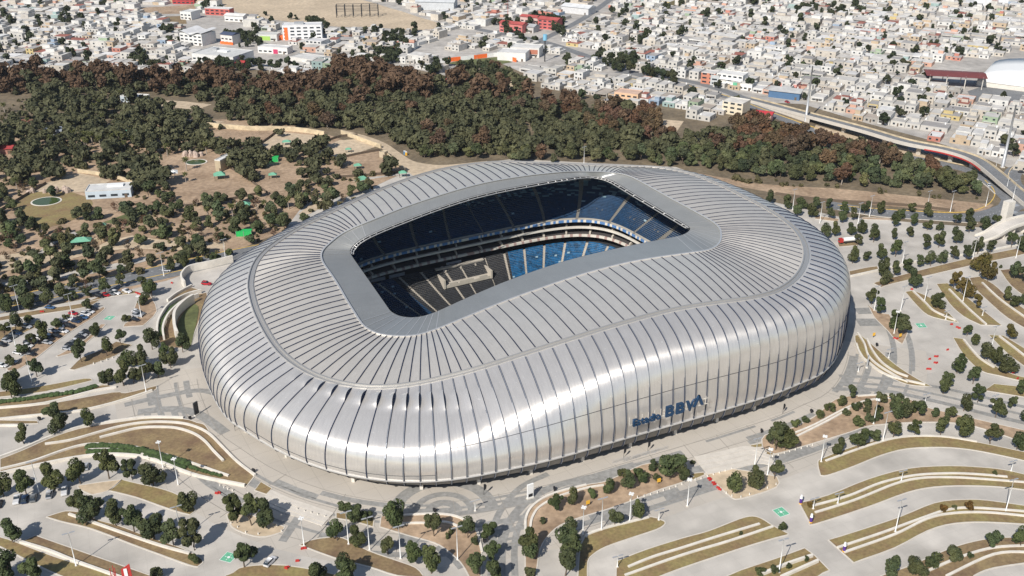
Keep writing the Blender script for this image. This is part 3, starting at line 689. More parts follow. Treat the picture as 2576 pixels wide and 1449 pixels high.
# roads
def road(name, c, s, w, m=asphalt, z=.10, k=5): 
    mb = MB(); mb.strip(smooth(pts(c, s), False, k), w, 0.0, z, 0); return struct(name, mb, [m])
road('road', 'L', '-300,885 0,832 400,752 800,672 1200,588 1600,500 2000,415 2300,330', 9)
road('road', 'L', '-300,960 0,890 400,812 800,725 1200,640 1600,548 1900,480', 8, asphalt, .09)
def kerbline(c, s, w=.5, h=.22, m=kerb_m, name='kerb'):
    mb = MB(); mb.strip(smooth(pts(c, s), False, 4), w, 0, h, 0); return struct(name, mb, [m])
yk = mat('kerb_yellow', (.62, .42, .10), .8, var=.2, scale=.5)
for s in ('-300,855 0,802 400,722 800,643 1200,560 1600,470 2000,390', '-300,935 0,880 400,800 800,715 1200,630 1600,538'): kerbline('L', s, .45, .2, yk)
kerbline('L', '-300,1010 0,945 300,890 600,845 900,775 1100,720', .5)
road('road', 'R', '1100,95 1300,130 1500,155 1900,185 2150,195 2320,170 2480,110 2600,20', 12)
road('road', 'R', '2230,215 2400,150 2470,60 2420,-20 2330,-140 2200,-230 2000,-280 1700,-330', 9, asphalt, .11)
road('road', 'R', '2300,215 2700,200', 22, asphalt, .12)
kerbline('R', '1170,100 1500,130 1900,152 2150,150 2290,105 2350,40 2345,-20 2280,-90', .5, .25, yk); kerbline('R', '1170,135 1500,188 1900,215 2230,238', .5)
road('street', 'TR', '-500,540 0,605 370,705 700,870 930,965 1200,1060 1500,1130 1800,1200', 9)
road('street', 'TR', '-500,575 0,650 370,745 620,850', 7, asphalt, .09)
kerbline('TR', '0,635 370,735 620,830 930,940 1200,1035', .6, .3, yk)
mk = MB()
for s in ('0,832 400,752 800,672 1200,588 1600,500',):
    P = smooth(pts('L', s), False, 14)
    for i in range(0, len(P) - 1, 2): mk.strip([P[i], P[i].lerp(P[i + 1], .5)], .18, .10, .112)
P = smooth(pts('R', '1100,95 1300,130 1500,155 1900,185 2150,195 2320,170 2480,110'), False, 16)
for i in range(0, len(P) - 1, 2): mk.strip([P[i], P[i].lerp(P[i + 1], .5)], .2, .10, .125)
struct('road_marking', mk, [white])
# paving bands round the stadium
rn = random.Random(5); pd = MB(); jl = MB(); base = [Vector((*(PW[i]), 0)) for i in range(N)]; ndir = [Vector((*v, 0)) for v in odir]
pl = MB(); ringo = []
for i in range(N): ringo.append(base[i] + ndir[i] * 34)
kk = [i for i in range(N) if i < 56 or i > 150]
V = []; order = list(range(148, N)) + list(range(0, 58))
for i in order: V += [tuple(base[i] - ndir[i] * 14 + Vector((0, 0, .066))), tuple(base[i] + ndir[i] * 33 + Vector((0, 0, .066)))]
pl.add(V, [(2 * i + 1, 2 * i + 3, 2 * i + 2, 2 * i) for i in range(len(order) - 1)]); struct('plaza', pl, [paving])
def pb(d, i, z): a = base[int(i) % N]; b = base[(int(i) + 1) % N]; f = i - int(i); na = ndir[int(i) % N]; nb = ndir[(int(i) + 1) % N]; p = a.lerp(b, f) + na.lerp(nb, f) * d; return (p.x, p.y, z)
for r in range(11):
    d0 = 3.2 + r * 2.3; i = -9.0
    while i < 55:
        L = rn.choice([2, 3, 4, 6, 9]) * (1.0 if i < 20 else .8); w_ = rn.choice([1.2, 2.3, 2.3])
        if rn.random() < .5:
            q = [i + L * k / 6 for k in range(7)]; V = []
            for x in q: V += [pb(d0, x, .095), pb(d0 + w_, x, .095)]
            pd.add(V, [(2 * k + 1, 2 * k + 3, 2 * k + 2, 2 * k) for k in range(6)])
        i += L
struct('paving_band', pd, [paving_dark])
for d in (2.6, 9.8, 18, 27): jl.strip([Vector(pb(d, i / 2, 0)) for i in range(-18, 112)], .22, .07, .128)
for i in range(-8, 56, 3): jl.strip([Vector(pb(2, i, 0)), Vector(pb(30, i, 0))], .2, .07, .130)
struct('drain_line', jl, [joint_m])
def arc(c, x, y, rx, a0, a1, w, m=0):
    o = at(c, x, y); return [o + Vector((rx * math.cos(math.radians(a)), rx * math.sin(math.radians(a)), 0)) for a in np.linspace(a0, a1, 24)]
ab = MB()
for r_, w_ in ((15.5, 4.2), (9.0, 2.4), (4.5, 3)): ab.strip(arc('BM', 770, 965, r_, 5, 175, w_), w_, .07, .116)
for s, w_ in (('1200,1449 1205,1250 1240,1100 1330,960 1450,850 1650,760 1950,690 2300,600 2576,520', 3.0), ('1310,1449 1305,1250 1330,1100 1400,980 1500,890 1700,790 2000,715 2350,640', 2.0),
              ('1130,1449 1140,1250 1160,1050 1240,900 1370,770 1560,680', 2.2)):
    ab.strip(smooth(pts('BM', s), False, 5), w_, .07, .118)
for c, s, w_ in (('BR', '1130,40 1500,50 1900,130 2300,230 2600,300', 2.5), ('BR', '1200,-10 1600,20 2000,100 2600,240', 1.6), ('BR', '1180,-60 1500,-40 2000,40 2600,180', 2), ('BL', '940,160 1250,90 1500,50 1650,80', 3), ('BL', '1040,215 1300,190 1500,230 1700,370', 4),
                 ('BL', '2130,1190 2290,950', 2.6), ('R', '1310,900 1480,895', 6), ('R', '1320,985 1520,985', 7), ('BM', '720,1230 830,1300 910,1390', 2.5), ('BL', '0,1560 500,1480', 1)):
    ab.strip(smooth(pts(c, s), False, 4), w_, .07, .120)
struct('paving_band', ab, [paving_dark])
# broad steps down from the plaza
stp = MB()
for c, s, n_ in (('BR', '90,560 290,520 480,480 620,510', 8), ('BL', '2040,810 2200,880 2350,930 2510,985', 5)):
    P = smooth(pts(c, s), False, 4)
    for k in range(n_):
        sh = Vector((.35 if c == 'BR' else -.5, -1.3, 0)) * k; stp.strip([p + sh for p in P], 1.25, .05, .16 + (.22 if k % 2 else .12))
struct('steps', stp, [kerb_m])
# ------------------------------------------------------------------ planted islands
ISL = []
def island(c, s, m=drygrass, z=.16, name='planting_strip', kerb=True, k=3, closed=True):
    P = dedup(smooth(pts(c, s), True, k)); mb = MB(); mb.prism(P, 0, z, 1, 0); struct(name, mb, [m, kerb_m])
    if kerb:
        q = MB(); q.strip(P, .38, 0, z + .05, 0, True); struct('kerb', q, [kerb_m])
    ISL.append(P)
isl = [('Q', '0,370 200,292 450,182 700,97 900,57 1200,12 1400,-8 1700,-3 1830,32 1900,55 1960,142 2080,262 2200,392 2355,530 2275,632 2000,575 1700,478 1500,400 1300,350 1100,325 900,330 700,355 300,438 0,488', browngrass),
 ('Q', '430,905 560,862 640,850 780,870 900,930 1100,985 1300,1060 1500,1130 1700,1200 1860,1285 1880,1330 1830,1368 1750,1350 1500,1260 1200,1150 1000,1070 800,1000 580,950', browngrass),
 ('Q', '190,1140 330,1075 600,1170 1000,1310 1400,1449 1700,1560 1400,1560 1100,1449 600,1290', browngrass), ('Q', '-100,1060 0,1090 130,1130 500,1270 900,1400 1250,1530 900,1560 560,1449 300,1330 0,1180 -100,1150', drygrass),
 ('Q', '1010,660 1130,560 1300,600 1480,640 1650,700 1790,800 1810,850 1760,885 1640,855 1450,790 1250,720', drygrass), ('Q', '720,615 950,580 1130,560 1010,660 850,700 740,650', sand),
 ('BL', '1710,985 1800,960 1950,1010 2150,1080 2130,1120 2000,1155 1880,1140 1750,1080', sand), ('BL', '1920,805 1970,740 2055,790 2010,835', drygrass),
 ('BL', '-60,195 0,190 350,155 850,65 950,70 1180,15 1150,60 850,155 600,212 300,248 0,268 -60,275', browngrass), ('BL', '-60,120 0,118 340,85 760,10 860,30 600,85 340,140 0,178 -60,180', browngrass), ('BL', '-60,60 0,60 300,20 640,-40 700,-25 340,60 0,100 -60,105', drygrass),
 ('BL', '-60,272 0,275 280,280 290,300 0,312 -60,315', browngrass),
 ('BL', '1700,1449 1760,1425 1850,1380 2150,1370 2576,1449 2800,1520 1700,1540', drygrass), ('BL', '2260,1215 2350,1180 2480,1160 2590,1165 2780,1260 2980,1330 3140,1390 3200,1460 3000,1449 2780,1380 2576,1330 2400,1270', browngrass),
 ('BM', '-40,975 60,980 250,1010 240,1080 100,1040 -40,1015', drygrass), ('BM', '300,1000 480,992 700,987 850,1002 950,1042 1015,1100 1042,1200 1058,1270 1055,1449 1055,1520 980,1520 960,1449 900,1350 800,1260 700,1200 520,1150 290,1080', earth),
 ('BM', '1388,1100 1395,1020 1432,940 1520,870 1700,800 1850,762 1975,742 2100,692 2200,642 2300,605 2420,600 2560,650 2660,700 2570,745 2400,800 2200,880 2000,950 1800,1010 1650,1070 1560,1150 1500,1250 1470,1449 1470,1530 1388,1530', earth),
 ('BM', '1840,1150 1850,1120 2000,1080 2200,1030 2340,1005 2440,1040 2440,1062 2380,1100 2200,1160 2000,1230 1900,1290 1860,1350 1860,1530 1780,1530 1800,1250', drygrass),
 ('BR', '-500,1340 -465,1325 -270,1250 0,1165 200,1110 430,1020 530,1000 600,1020 680,1070 795,1130 790,1142 700,1165 450,1240 0,1390 -300,1500 -505,1530', drygrass),
 ('BR', '340,1449 700,1320 920,1240 1000,1300 1110,1410 1060,1430 900,1500 300,1560', drygrass), ('BR', '880,900 1100,840 1400,720 1700,640 2000,620 2250,630 2430,650 2650,700 2650,810 2400,780 2150,770 1900,780 1700,820 1400,930 1000,1060 960,1050', drygrass),
 ('BR', '1100,1180 1400,1085 1650,1000 1900,900 2100,875 2300,880 2650,930 2650,1065 2300,1045 2050,1055 1850,1110 1600,1240 1290,1350', drygrass),
 ('BR', '1450,1500 1500,1449 1700,1380 2000,1250 2200,1190 2400,1160 2650,1165 2650,1345 2350,1390 2200,1449 2100,1530', browngrass),
 ('BR', '1020,600 1060,560 1300,470 1500,420 1700,400 1950,400 2220,440 2600,520 2600,585 2350,530 2150,495 1950,480 1700,490 1500,540 1300,620 1100,690 1040,690', drygrass),
 ('BR', '605,480 620,390 830,332 1000,245 1150,120 1330,88 1560,92 1700,112 1850,180 2100,240 2400,310 2600,355 2600,455 2350,365 2100,300 1800,290 1600,300 1400,320 1250,370 850,490 700,530 640,510', earth),
 ('BR', '165,675 350,640 710,700 710,780 440,868 370,860', sand), ('BR', '550,520 640,492 690,535 580,550', drygrass), ('BR', '510,465 595,450 600,478 520,485', drygrass), ('BR', '50,680 160,668 165,690 60,735', drygrass),
 ('R', '1300,1085 1340,1078 1450,1170 1600,1300 1750,1400 1880,1470 1700,1455 1550,1390 1400,1290 1310,1150', drygrass), ('R', '1400,855 1480,915 1560,925 1600,1000 1695,1010 1700,1060 1660,1150 1600,1110 1540,1040 1450,950', earth),
 ('R', '1680,755 1740,745 1870,800 1960,870 2080,985 1990,970 1850,930 1760,850', drygrass), ('R', '1915,695 2000,690 2150,800 2300,920 2410,1010 2250,1005 2120,940 2010,840', drygrass), ('R', '2165,650 2240,640 2350,700 2450,790 2640,940 2640,1060 2450,950 2300,820 2200,720', browngrass),
 ('R', '2395,590 2500,580 2640,660 2640,830 2480,710', browngrass), ('R', '2040,1100 2120,1110 2200,1200 2350,1310 2500,1380 2640,1410 2640,1450 2400,1390 2250,1350 2120,1230', drygrass), ('R', '2310,1080 2420,1085 2640,1230 2640,1360 2450,1220', drygrass),
 ('R', '1440,690 1500,670 1800,590 2170,500 2640,405 2640,455 2250,540 1900,620 1600,690 1500,720', browngrass), ('R', '1255,600 1400,570 1470,562 1480,590 1270,635', browngrass), ('R', '1170,385 1300,370 1360,385 1350,400 1180,415', browngrass), ('R', '1350,192 1560,200 1570,214 1360,208', earth), ('R', '1000,180 1180,205 1170,225 1000,205', earth), ('R', '2280,1500 2350,1449 2640,1480 2640,1560', drygrass),
 ('L', '-60,1045 0,1030 170,1010 320,985 300,1010 150,1080 0,1150 -60,1160', browngrass), ('L', '50,1335 120,1290 380,1050 560,960 640,930 780,870 790,885 700,955 600,1015 450,1115 300,1235 150,1335 60,1352', earth),
 ('L', '425,1240 500,1200 650,1110 760,1000 800,1000 720,1080 640,1150 560,1210 440,1245', earth), ('L', '525,1340 620,1250 750,1200 880,1130 1000,1155 870,1240 700,1300 560,1345', browngrass),
 ('L', '1015,880 1060,800 1130,775 1185,900 1080,1010 930,1020 950,990 1040,960', earth), ('L', '-60,960 0,945 300,888 600,845 800,775 1000,740 1060,762 800,800 650,870 300,925 -60,985', browngrass),
 ('L', '1265,830 1330,780 1440,722 1535,745 1380,795', browngrass), ('L', '1180,1050 1200,970 1270,880 1400,800 1560,760 1560,830 1470,1060 1440,1170 1350,1180 1250,1165 1190,1120', browngrass), ('L', '0,690 60,690 60,1449 0,1449', drygrass)]
for c, s, m in isl[:-1]: island(c, s, m)
# low white retaining walls: each wall a thing
WALLS = []
def lowwall(c, s, label, h=.9, w=.7, m=wallw):
    mb = MB(); mb.strip(smooth(pts(c, s), False, 5), w, 0, h, 0); o = mb.build('retaining_wall', [m]); tag(o, label, 'wall', 'low white garden and car park walls'); WALLS.append(o)
WL = [('Q', '-60,380 0,355 200,280 450,172 700,88 900,48 1200,2 1400,-16 1700,-10', 'long white wall along the walkway behind the big oval garden'), ('Q', '420,235 650,200 900,130 1100,75 1300,40 1500,30 1700,45 1850,90 1950,150 2050,250 2200,400 2365,525', 'white wall curving round the stadium side of the oval garden'),
 ('Q', '925,175 1100,130 1300,85 1500,78 1650,90 1800,140 1900,210 1980,300 2070,390', 'innermost white wall looping over the oval garden lawn'), ('Q', '-60,490 0,470 300,395 600,290 800,240 1000,238 1200,255 1400,300 1600,355 1800,420 2000,490 2120,530', 'white wall above the clipped hedges of the oval garden'),
 ('Q', '820,290 1000,285 1200,300 1350,335', 'short white wall between the two hedge rows'), ('Q', '-60,530 0,512 300,445 700,365 1000,335 1300,352 1500,410 1700,490 1900,550 2270,622', 'tall curved white wall below the oval garden beside the parking trees'),
 ('Q', '640,885 900,975 1200,1080 1500,1180 1760,1250', 'straight low wall in the brown strip under the tree row'), ('Q', '190,1140 450,1220 700,1320 1050,1445 1300,1530', 'low wall at the foot of the lamp in the bottom left strip'),
 ('BL', '-60,190 0,185 340,150 700,60 880,28', 'white wall of the upper left garden, nearest the walkway'), ('BL', '-60,130 0,127 340,98 750,15 860,-20', 'white wall behind the hedge at the left edge'), ('BL', '-60,275 0,270 300,240 600,208 870,145 1150,55', 'thin white wall where the upper left lawn meets the walkway'), ('BL', '-40,320 100,318 200,320', 'short wall stub at the left edge by the walkway'),
 ('BM', '440,1060 560,1055 640,1055', 'short straight white wall in the bed below the stadium front'), ('BM', '640,1050 760,1045 830,1058 890,1085', 'curved white wall stub in the bed below the stadium front'), ('BM', '470,995 700,985 850,1000 950,1045 1020,1110 1045,1200 1060,1270', 'dark edged wall along the stepped walkway bend', ), ('BM', '1390,1110 1392,1020 1430,940 1520,868 1650,815 1850,765', 'dark edged wall opposite the bend, around the shrub bed'),
 ('BM', '1425,1100 1440,1015 1500,930 1650,850 1850,790 1980,768', 'thick white wall inside the shrub bed by the totem'), ('BM', '1845,1160 1870,1135 2000,1090 2200,1040 2320,1010', 'wall round the bed with the lone lamp below the shrub bed'),
 ('BM', '2165,1385 2350,1310 2576,1240 2826,1160 3156,1060', 'upper wall in the strip left of the green square'), ('BM', '2140,1449 2576,1295 2926,1190 3256,1080', 'lower wall in the strip left of the green square'),
 ('BR', '600,1445 800,1365 980,1305', 'upper wall in the bottom strip beside the tall lamp'), ('BR', '740,1470 1020,1345', 'lower wall in the bottom strip beside the tall lamp'), ('BR', '980,925 1250,850 1500,750 1750,695 2000,680 2200,685 2450,705', 'upper wall of the long curved strip right of the mascot signs'), ('BR', '1000,975 1300,880 1600,760 1800,715 2050,710 2300,725 2620,750', 'lower wall of the long curved strip right of the mascot signs'),
 ('BR', '1170,1240 1500,1130 1800,1020 2000,955 2200,940 2620,970', 'upper wall of the strip crossed by the central lamp'), ('BR', '1220,1275 1600,1140 1850,1020 2050,980 2300,975 2620,1005', 'lower wall of the strip crossed by the central lamp'), ('BR', '1830,1425 2100,1310 2350,1240 2620,1225', 'upper wall of the bottom right corner strip'), ('BR', '1990,1455 2350,1290 2620,1275', 'lower wall of the bottom right corner strip'),
 ('BR', '1080,585 1400,470 1650,405 1950,400 2220,440', 'wall along the top of the strip below the tree line'), ('BR', '830,380 1000,310 1270,170 1450,120 1680,110', 'upper white wall of the hillside garden right of the entrance'), ('BR', '850,405 1100,280 1260,190', 'lower white wall of the hillside garden right of the entrance'), ('BR', '1320,95 1500,88 1690,108', 'white wall cresting the hillside garden'),
 ('R', '1320,1070 1370,1150 1400,1240 1470,1310 1600,1390 1700,1440', 'left white arc of the green wedge near the stadium end'), ('R', '1390,1115 1430,1200 1500,1290 1600,1360 1700,1400', 'right white arc of the green wedge near the stadium end'), ('R', '1310,1150 1340,1230 1400,1290 1550,1390 1830,1460', 'white wall along the plaza foot of the green wedge'),
 ('R', '1740,755 1830,840 1900,905 2060,975', 'low wall inside the first strip right of the stadium'), ('R', '2010,740 2150,880 2290,1005', 'low wall inside the second strip right of the stadium'), ('R', '2260,690 2400,820 2640,990', 'low wall inside the third strip right of the stadium'), ('R', '2120,1120 2230,1250 2350,1330', 'low wall in the strip beside the round bush'), ('R', '2390,1095 2500,1180 2640,1290', 'low wall in the strip at the right edge'),
 ('R', '1270,640 1450,600 1900,500 2170,470 2640,380', 'long straight wall behind the tree row right of the stadium')]
for t in WL: lowwall(*t[:3], h=1.1 if 'tall' in t[2] else .55 if t[0] in ('BR', 'BM') else .8, w=.75)
def rwall(c, s, label, h, w=.8): lowwall(c, s, label, h, w)
rwall('L', '1200,1130 1190,1050 1210,970 1280,870 1400,800 1520,765', 'outermost concrete ring wall left of the stadium', 2.2); rwall('L', '1240,1120 1235,1040 1280,940 1380,850 1500,795', 'middle concrete ring wall left of the stadium', 2.2); rwall('L', '1345,1120 1325,1060 1330,960 1400,880 1465,838', 'innermost ring wall with the dark drop left of the stadium', 4.5, 1.2)
rwall('L', '1265,830 1340,775 1450,718', 'wall under the brown bank left of the stadium', 1.5); rwall('L', '1400,725 1375,690 1385,650 1440,605 1600,570 1760,530', 'big horseshoe retaining wall at the stadium left end', 3.8, .8)
zone('sunken_lawn', 'L', '1350,1115 1345,1000 1400,900 1470,850 1500,900 1440,1170 1400,1170', greengrass, .21)
# hedges in the oval garden, painted parking squares
hm = mat('hedge_leaf', (.045, .075, .02), .9, var=.4, scale=.8, detail=6, bump=1.0)
def hedge(c, s, label, w, h, gaps=True):
    P = smooth(pts(c, s), False, 6); rn = random.Random(len(s)); mb = MB()
    for a, b in zip(P, P[1:]):
        L = (b - a).length; n_ = max(1, int(L / 1.3))
        for k in range(n_):
            p = a.lerp(b, (k + .5) / n_); r = w * rn.uniform(.38, .6); hh = h * rn.uniform(.75, 1.15); rz = rn.random() * 3
            V = []; F = []; m_ = 7
            for lv, (rr_, zz) in enumerate(((.8, 0), (1.05, .45), (.85, .85), (.4, 1.0))):
                V += [(p.x + r * rr_ * (1 + rn.uniform(-.18, .18)) * math.cos(rz + 6.283 * q / m_), p.y + r * rr_ * (1 + rn.uniform(-.18, .18)) * math.sin(rz + 6.283 * q / m_), hh * zz + .1) for q in range(m_)]
            for lv in range(3): F += [(lv * m_ + q, lv * m_ + (q + 1) % m_, (lv + 1) * m_ + (q + 1) % m_, (lv + 1) * m_ + q) for q in range(m_)]
            F.append(tuple(3 * m_ + q for q in range(m_))); mb.add(V, F)
    tag(mb.build('hedge', [hm]), label, 'hedge', 'clipped garden hedges')
hedge('Q', '815,262 1000,258 1200,275 1400,320 1550,365 1750,425', 'upper row of clipped shrubs on the oval garden terrace', 2.6, 1.5); hedge('Q', '815,312 1000,305 1150,305 1300,322', 'lower row of clipped shrubs behind the tall curved wall', 2.2, 1.3)
hedge('Q', '1350,345 1500,385 1600,425 1700,460', 'dense dark hedge block mid terrace of the oval garden', 2.6, 1.1); hedge('Q', '1760,445 1900,490 2050,530', 'thin flowering hedge at the narrow end of the terrace', 1.6, .9)
hedge('BL', '-40,145 0,142 200,120 340,98 560,70 720,25', 'hedge between the two upper left garden walls', 2.6, 1.2); hedge('L', '1215,1080 1225,1000 1290,900 1370,840', 'ivy hedge inside the ring walls left of the stadium', 3.4, 1.2)
sqm = mat('square_green', (.13, .42, .26), .8, var=.15, scale=1.5)
def square(P):
    q = MB(); c = sum(P, Vector()) / 4
    q.add([tuple(p + Vector((0, 0, .075))) for p in P], [(0, 1, 2, 3)], 1)
    q.add([tuple(c.lerp(p, .93) + Vector((0, 0, .085))) for p in P], [(0, 1, 2, 3)], 0)
    u = (P[1] - P[0]) / 2; v = (P[3] - P[0]) / 2
    q.add([tuple(c + u * .24 * math.cos(a) + v * .24 * math.sin(a) + Vector((0, 0, .093))) for a in np.linspace(0, 6.283, 17)[:-1]], [tuple(range(16))], 1)
    for a, b in ((u, v), (v, u), (-u, v), (-v, u)):
        q.add([tuple(c + a * s_ + b * t_ + Vector((0, 0, .093))) for s_, t_ in ((.42, -.05), (.66, -.05), (.66, .05), (.42, .05))], [(0, 1, 2, 3)], 1)
    struct('painted_square', q, [sqm, white])
def nat_(ox, oy, s, L): return [unp((ox + x * s) * .894444, (oy + y * s) * .894444) for x, y in L]
square(nat_(600, 1530, 100/2070, [(330, 940), (980, 1115), (1460, 625), (810, 450)])); square(nat_(2150, 1410, 100/2070, [(440, 515), (915, 940), (1490, 745), (1015, 320)]))
square(nat_(2550, 890, 80/2318, [(640, 570), (980, 935), (1690, 910), (1420, 540)])); square(nat_(270, 870, 80/2318, [(560, 840), (1220, 890), (1620, 555), (960, 545)]))
# ------------------------------------------------------------------ labels that single each thing out
ORD = 'first second third fourth fifth sixth seventh eighth ninth tenth eleventh twelfth thirteenth fourteenth fifteenth sixteenth seventeenth eighteenth nineteenth'.split()
def ordw(n):
    if n < 19: return ORD[n]
    n += 1; t = 'twenty thirty forty fifty sixty seventy eighty ninety'.split()[n // 10 - 2]; o = n % 10
    return (t + '-' + ORD[o - 1]) if o else t[:-1] + 'ieth'
ANCH = [(130, 1400, 'in the bottom left strips'), (350, 1290, 'in the brown strip above the lattice mast'), (240, 1190, 'below the long white curved wall'), (640, 1290, 'on the sandy island by the steps'), (830, 1420, 'at the bottom beside the white car'), (470, 1150, 'below the oval garden'),
 (150, 1060, 'on the walkway above the oval garden'), (60, 870, 'among the cars at the left edge'), (280, 800, 'in the left car park rows'), (400, 900, 'at the end of the left car park'), (350, 960, 'in the clump left of the stadium foot'), (200, 740, 'along the left road verge'), (420, 720, 'by the left road near the ring walls'), (480, 860, 'beside the ring walls'),
 (900, 1320, 'left of the lower walkway bend'), (1000, 1420, 'at the bottom in the lower middle bed'), (1170, 1330, 'in the bed beside the bend'), (1240, 1350, 'on the striped path at bottom centre'), (1330, 1370, 'right of the striped path'), (1430, 1380, 'in the tall row right of the striped path'), (1440, 1260, 'in the shrub bed by the totem'), (1600, 1220, 'in the upper end of the shrub bed'), (1690, 1180, 'beside the broad stadium steps'), (1580, 1290, 'around the lone lamp bed'),
 (1880, 1220, 'on the post ringed triangle'), (1960, 1100, 'left of the hillside garden'), (2100, 1040, 'along the hillside garden edge'), (2200, 1040, 'in the hillside garden'), (2300, 1060, 'on the garden slope right of the terraces'), (2150, 1130, 'at the left end of the lane trees'), (2400, 1100, 'in the line of lane trees'), (2500, 1030, 'across the upper right walkway'), (2400, 1260, 'on the curved strips at right'), (2430, 1420, 'in the bottom right corner'), (1960, 1400, 'on the strips below the green square'),
 (2050, 540, 'between stadium and far road'), (2200, 560, 'in the upper right grove'), (2400, 560, 'in the grove near the footbridge'), (2100, 620, 'near the fuel tanker'), (2300, 640, 'in the middle right grove'), (2480, 640, 'by the ramp at the right edge'), (2230, 690, 'behind the right parking strips'), (2400, 700, 'on the first strips right of the stadium'), (2520, 740, 'at the far right parking edge'), (2220, 780, 'at the near end of the right car park'), (2270, 850, 'on the kerbed island with the lamp'), (2430, 900, 'beside the red barriers'), (2520, 920, 'on the lower right strips'),
 (150, 300, 'in the zoo near the left edge'), (100, 420, 'above the round pond field'), (330, 320, 'beyond the palm grove'), (300, 460, 'beside the white pond building'), (420, 540, 'in the zoo above the road'), (600, 560, 'in the zoo behind the stadium left end'), (620, 400, 'between the tan paddocks'), (770, 470, 'beside the green shelters'), (560, 330, 'along the top of the paddocks'), (860, 420, 'near the dirt track'), (250, 620, 'on the sandy strip by the road'), (500, 640, 'by the road behind the horseshoe wall'), (60, 560, 'left of the zoo lawn'),
 (700, 300, 'at the upper left of the wood'), (900, 330, 'in the wood behind the dirt track'), (1100, 360, 'in the wood left of the stadium top'), (1300, 380, 'in the wood behind the stadium top'), (1500, 380, 'in the wood above the roof crest'), (1700, 400, 'in the wood behind the roof right'), (1900, 420, 'in the wood near the far verge'), (2100, 420, 'in the wood below the flyover'), (2300, 440, 'at the right tip of the wood'), (1350, 270, 'in the brown grove at centre'), (1600, 340, 'in the brown grove right of centre'), (2000, 370, 'in the brown grove by the street'), (2200, 390, 'in the brown grove below the red beam'), (850, 210, 'in the brown belt below the school'), (500, 200, 'in the brown belt at upper left'), (200, 200, 'in the brown belt at far left'), (1000, 240, 'in the dark belt left of the small pitch')]
def label_all(items, group, cat, anch=None):
    """items: (object, description); the label is description + where it stands + its place in that row"""
    anch = anch or ANCH; g = {}
    for o, d in items:
        u, v = proj(o.location); a = min(range(len(anch)), key=lambda k: (anch[k][0] - u) ** 2 + 2.5 * (anch[k][1] - v) ** 2)
        g.setdefault((d, a), []).append((u, o))
    for (d, a), L in g.items():
        L.sort(key=lambda q: q[0]); n = len(L)
        for k, (u, o) in enumerate(L):
            if n == 1: s = '%s %s' % (d, anch[a][2])
            elif k == 0: s = 'leftmost %s %s' % (d, anch[a][2])
            elif k == n - 1: s = 'rightmost %s %s' % (d, anch[a][2])
            else: s = '%s %s, %s from the left' % (d, anch[a][2], ordw(k))
            if len(s.split()) > 16: s = s.replace(' from the left', ' from left')
            if len(s.split()) > 16: s = s.replace('spreading ', '').replace('dense ', '').replace('leafy ', '').replace('two storey ', '')
            for wd in ('tall ', 'clustered ', 'dark ', 'leafy ', 'slender ', 'short ', 'white ', 'two '):
                if len(s.split()) > 16: s = s.replace(wd, '', 1)
            tag(o, s, cat, group)
# ------------------------------------------------------------------ trees
def leafmat(name, lo, hi, scale=.35):
    m = bpy.data.materials.new(name); m.use_nodes = True; t = m.node_tree; b = t.nodes['Principled BSDF']; b.inputs['Roughness'].default_value = .75; b.inputs['Specular IOR Level'].default_value = .25
    g = t.nodes.new('ShaderNodeNewGeometry'); n = t.nodes.new('ShaderNodeTexNoise'); n.inputs['Scale'].default_value = scale; n.inputs['Detail'].default_value = 5; n.inputs['Roughness'].default_value = .7
    t.links.new(g.outputs['Position'], n.inputs['Vector']); oi = t.nodes.new('ShaderNodeObjectInfo')
    r = t.nodes.new('ShaderNodeValToRGB'); r.color_ramp.elements[0].position = .32; r.color_ramp.elements[1].position = .7
    r.color_ramp.elements[0].color = (*lo, 1); r.color_ramp.elements[1].color = (*hi, 1); t.links.new(n.outputs['Fac'], r.inputs['Fac'])
    mx = t.nodes.new('ShaderNodeMix'); mx.data_type = 'RGBA'; mx.blend_type = 'MULTIPLY'; mx.inputs['Factor'].default_value = 1
    t.links.new(r.outputs[0], mx.inputs['A']); t.links.new(oi.outputs['Color'], mx.inputs['B']); t.links.new(mx.outputs['Result'], b.inputs['Base Color'])
    return m
LF = leafmat('leaf_green', (.022, .034, .014), (.092, .106, .040)); LW = leafmat('leaf_wood', (.030, .040, .019), (.112, .122, .055), .09); LB = leafmat('leaf_brown', (.055, .034, .021), (.15, .092, .053), .15)
LP = leafmat('leaf_palm', (.04, .05, .015), (.12, .12, .04)); LT = leafmat('leaf_town', (.02, .03, .015), (.06, .068, .03), .1)
def crown_arrays(rs, n, rx, rz, zc, nb=9, lq=.45, flat=.55, top=1.0):
    """leaf clumps: small quads spread through a union of lobes; returns (n*4,3) vertices"""
    th = rs.rand(nb) * 6.283; rr_ = rs.rand(nb) ** .6 * .55; zz = rs.rand(nb) * 1.5 - .75
    cen = np.stack([rr_ * np.cos(th) * (1 - .35 * np.abs(zz)), rr_ * np.sin(th) * (1 - .35 * np.abs(zz)), zz * .72], 1) * 1.22; rad = .20 + rs.rand(nb) * .30
    k = rs.randint(0, nb, n); d = rs.normal(size=(n, 3)); d /= np.linalg.norm(d, axis=1)[:, None]
    r = rad[k] * (.45 + .6 * rs.rand(n) ** .4); p = cen[k] + d * r[:, None]
    nr = d + rs.normal(size=(n, 3)) * flat; nr[:, 2] += .35; nr /= np.linalg.norm(nr, axis=1)[:, None]
    p = p * np.array([rx, rx, rz]) + np.array([0, 0, zc]); p[:, 2] = np.maximum(p[:, 2], zc - rz * .95)
    a = np.cross(nr, rs.normal(size=(n, 3))); a /= np.linalg.norm(a, axis=1)[:, None]; b = np.cross(nr, a)
    s = (lq * (.55 + .9 * rs.rand(n)))[:, None]
    return np.stack([p - a * s - b * s * .7, p + a * s - b * s * .5, p + a * s * .8 + b * s * .8, p - a * s * .7 + b * s * .6], 1).reshape(-1, 3)
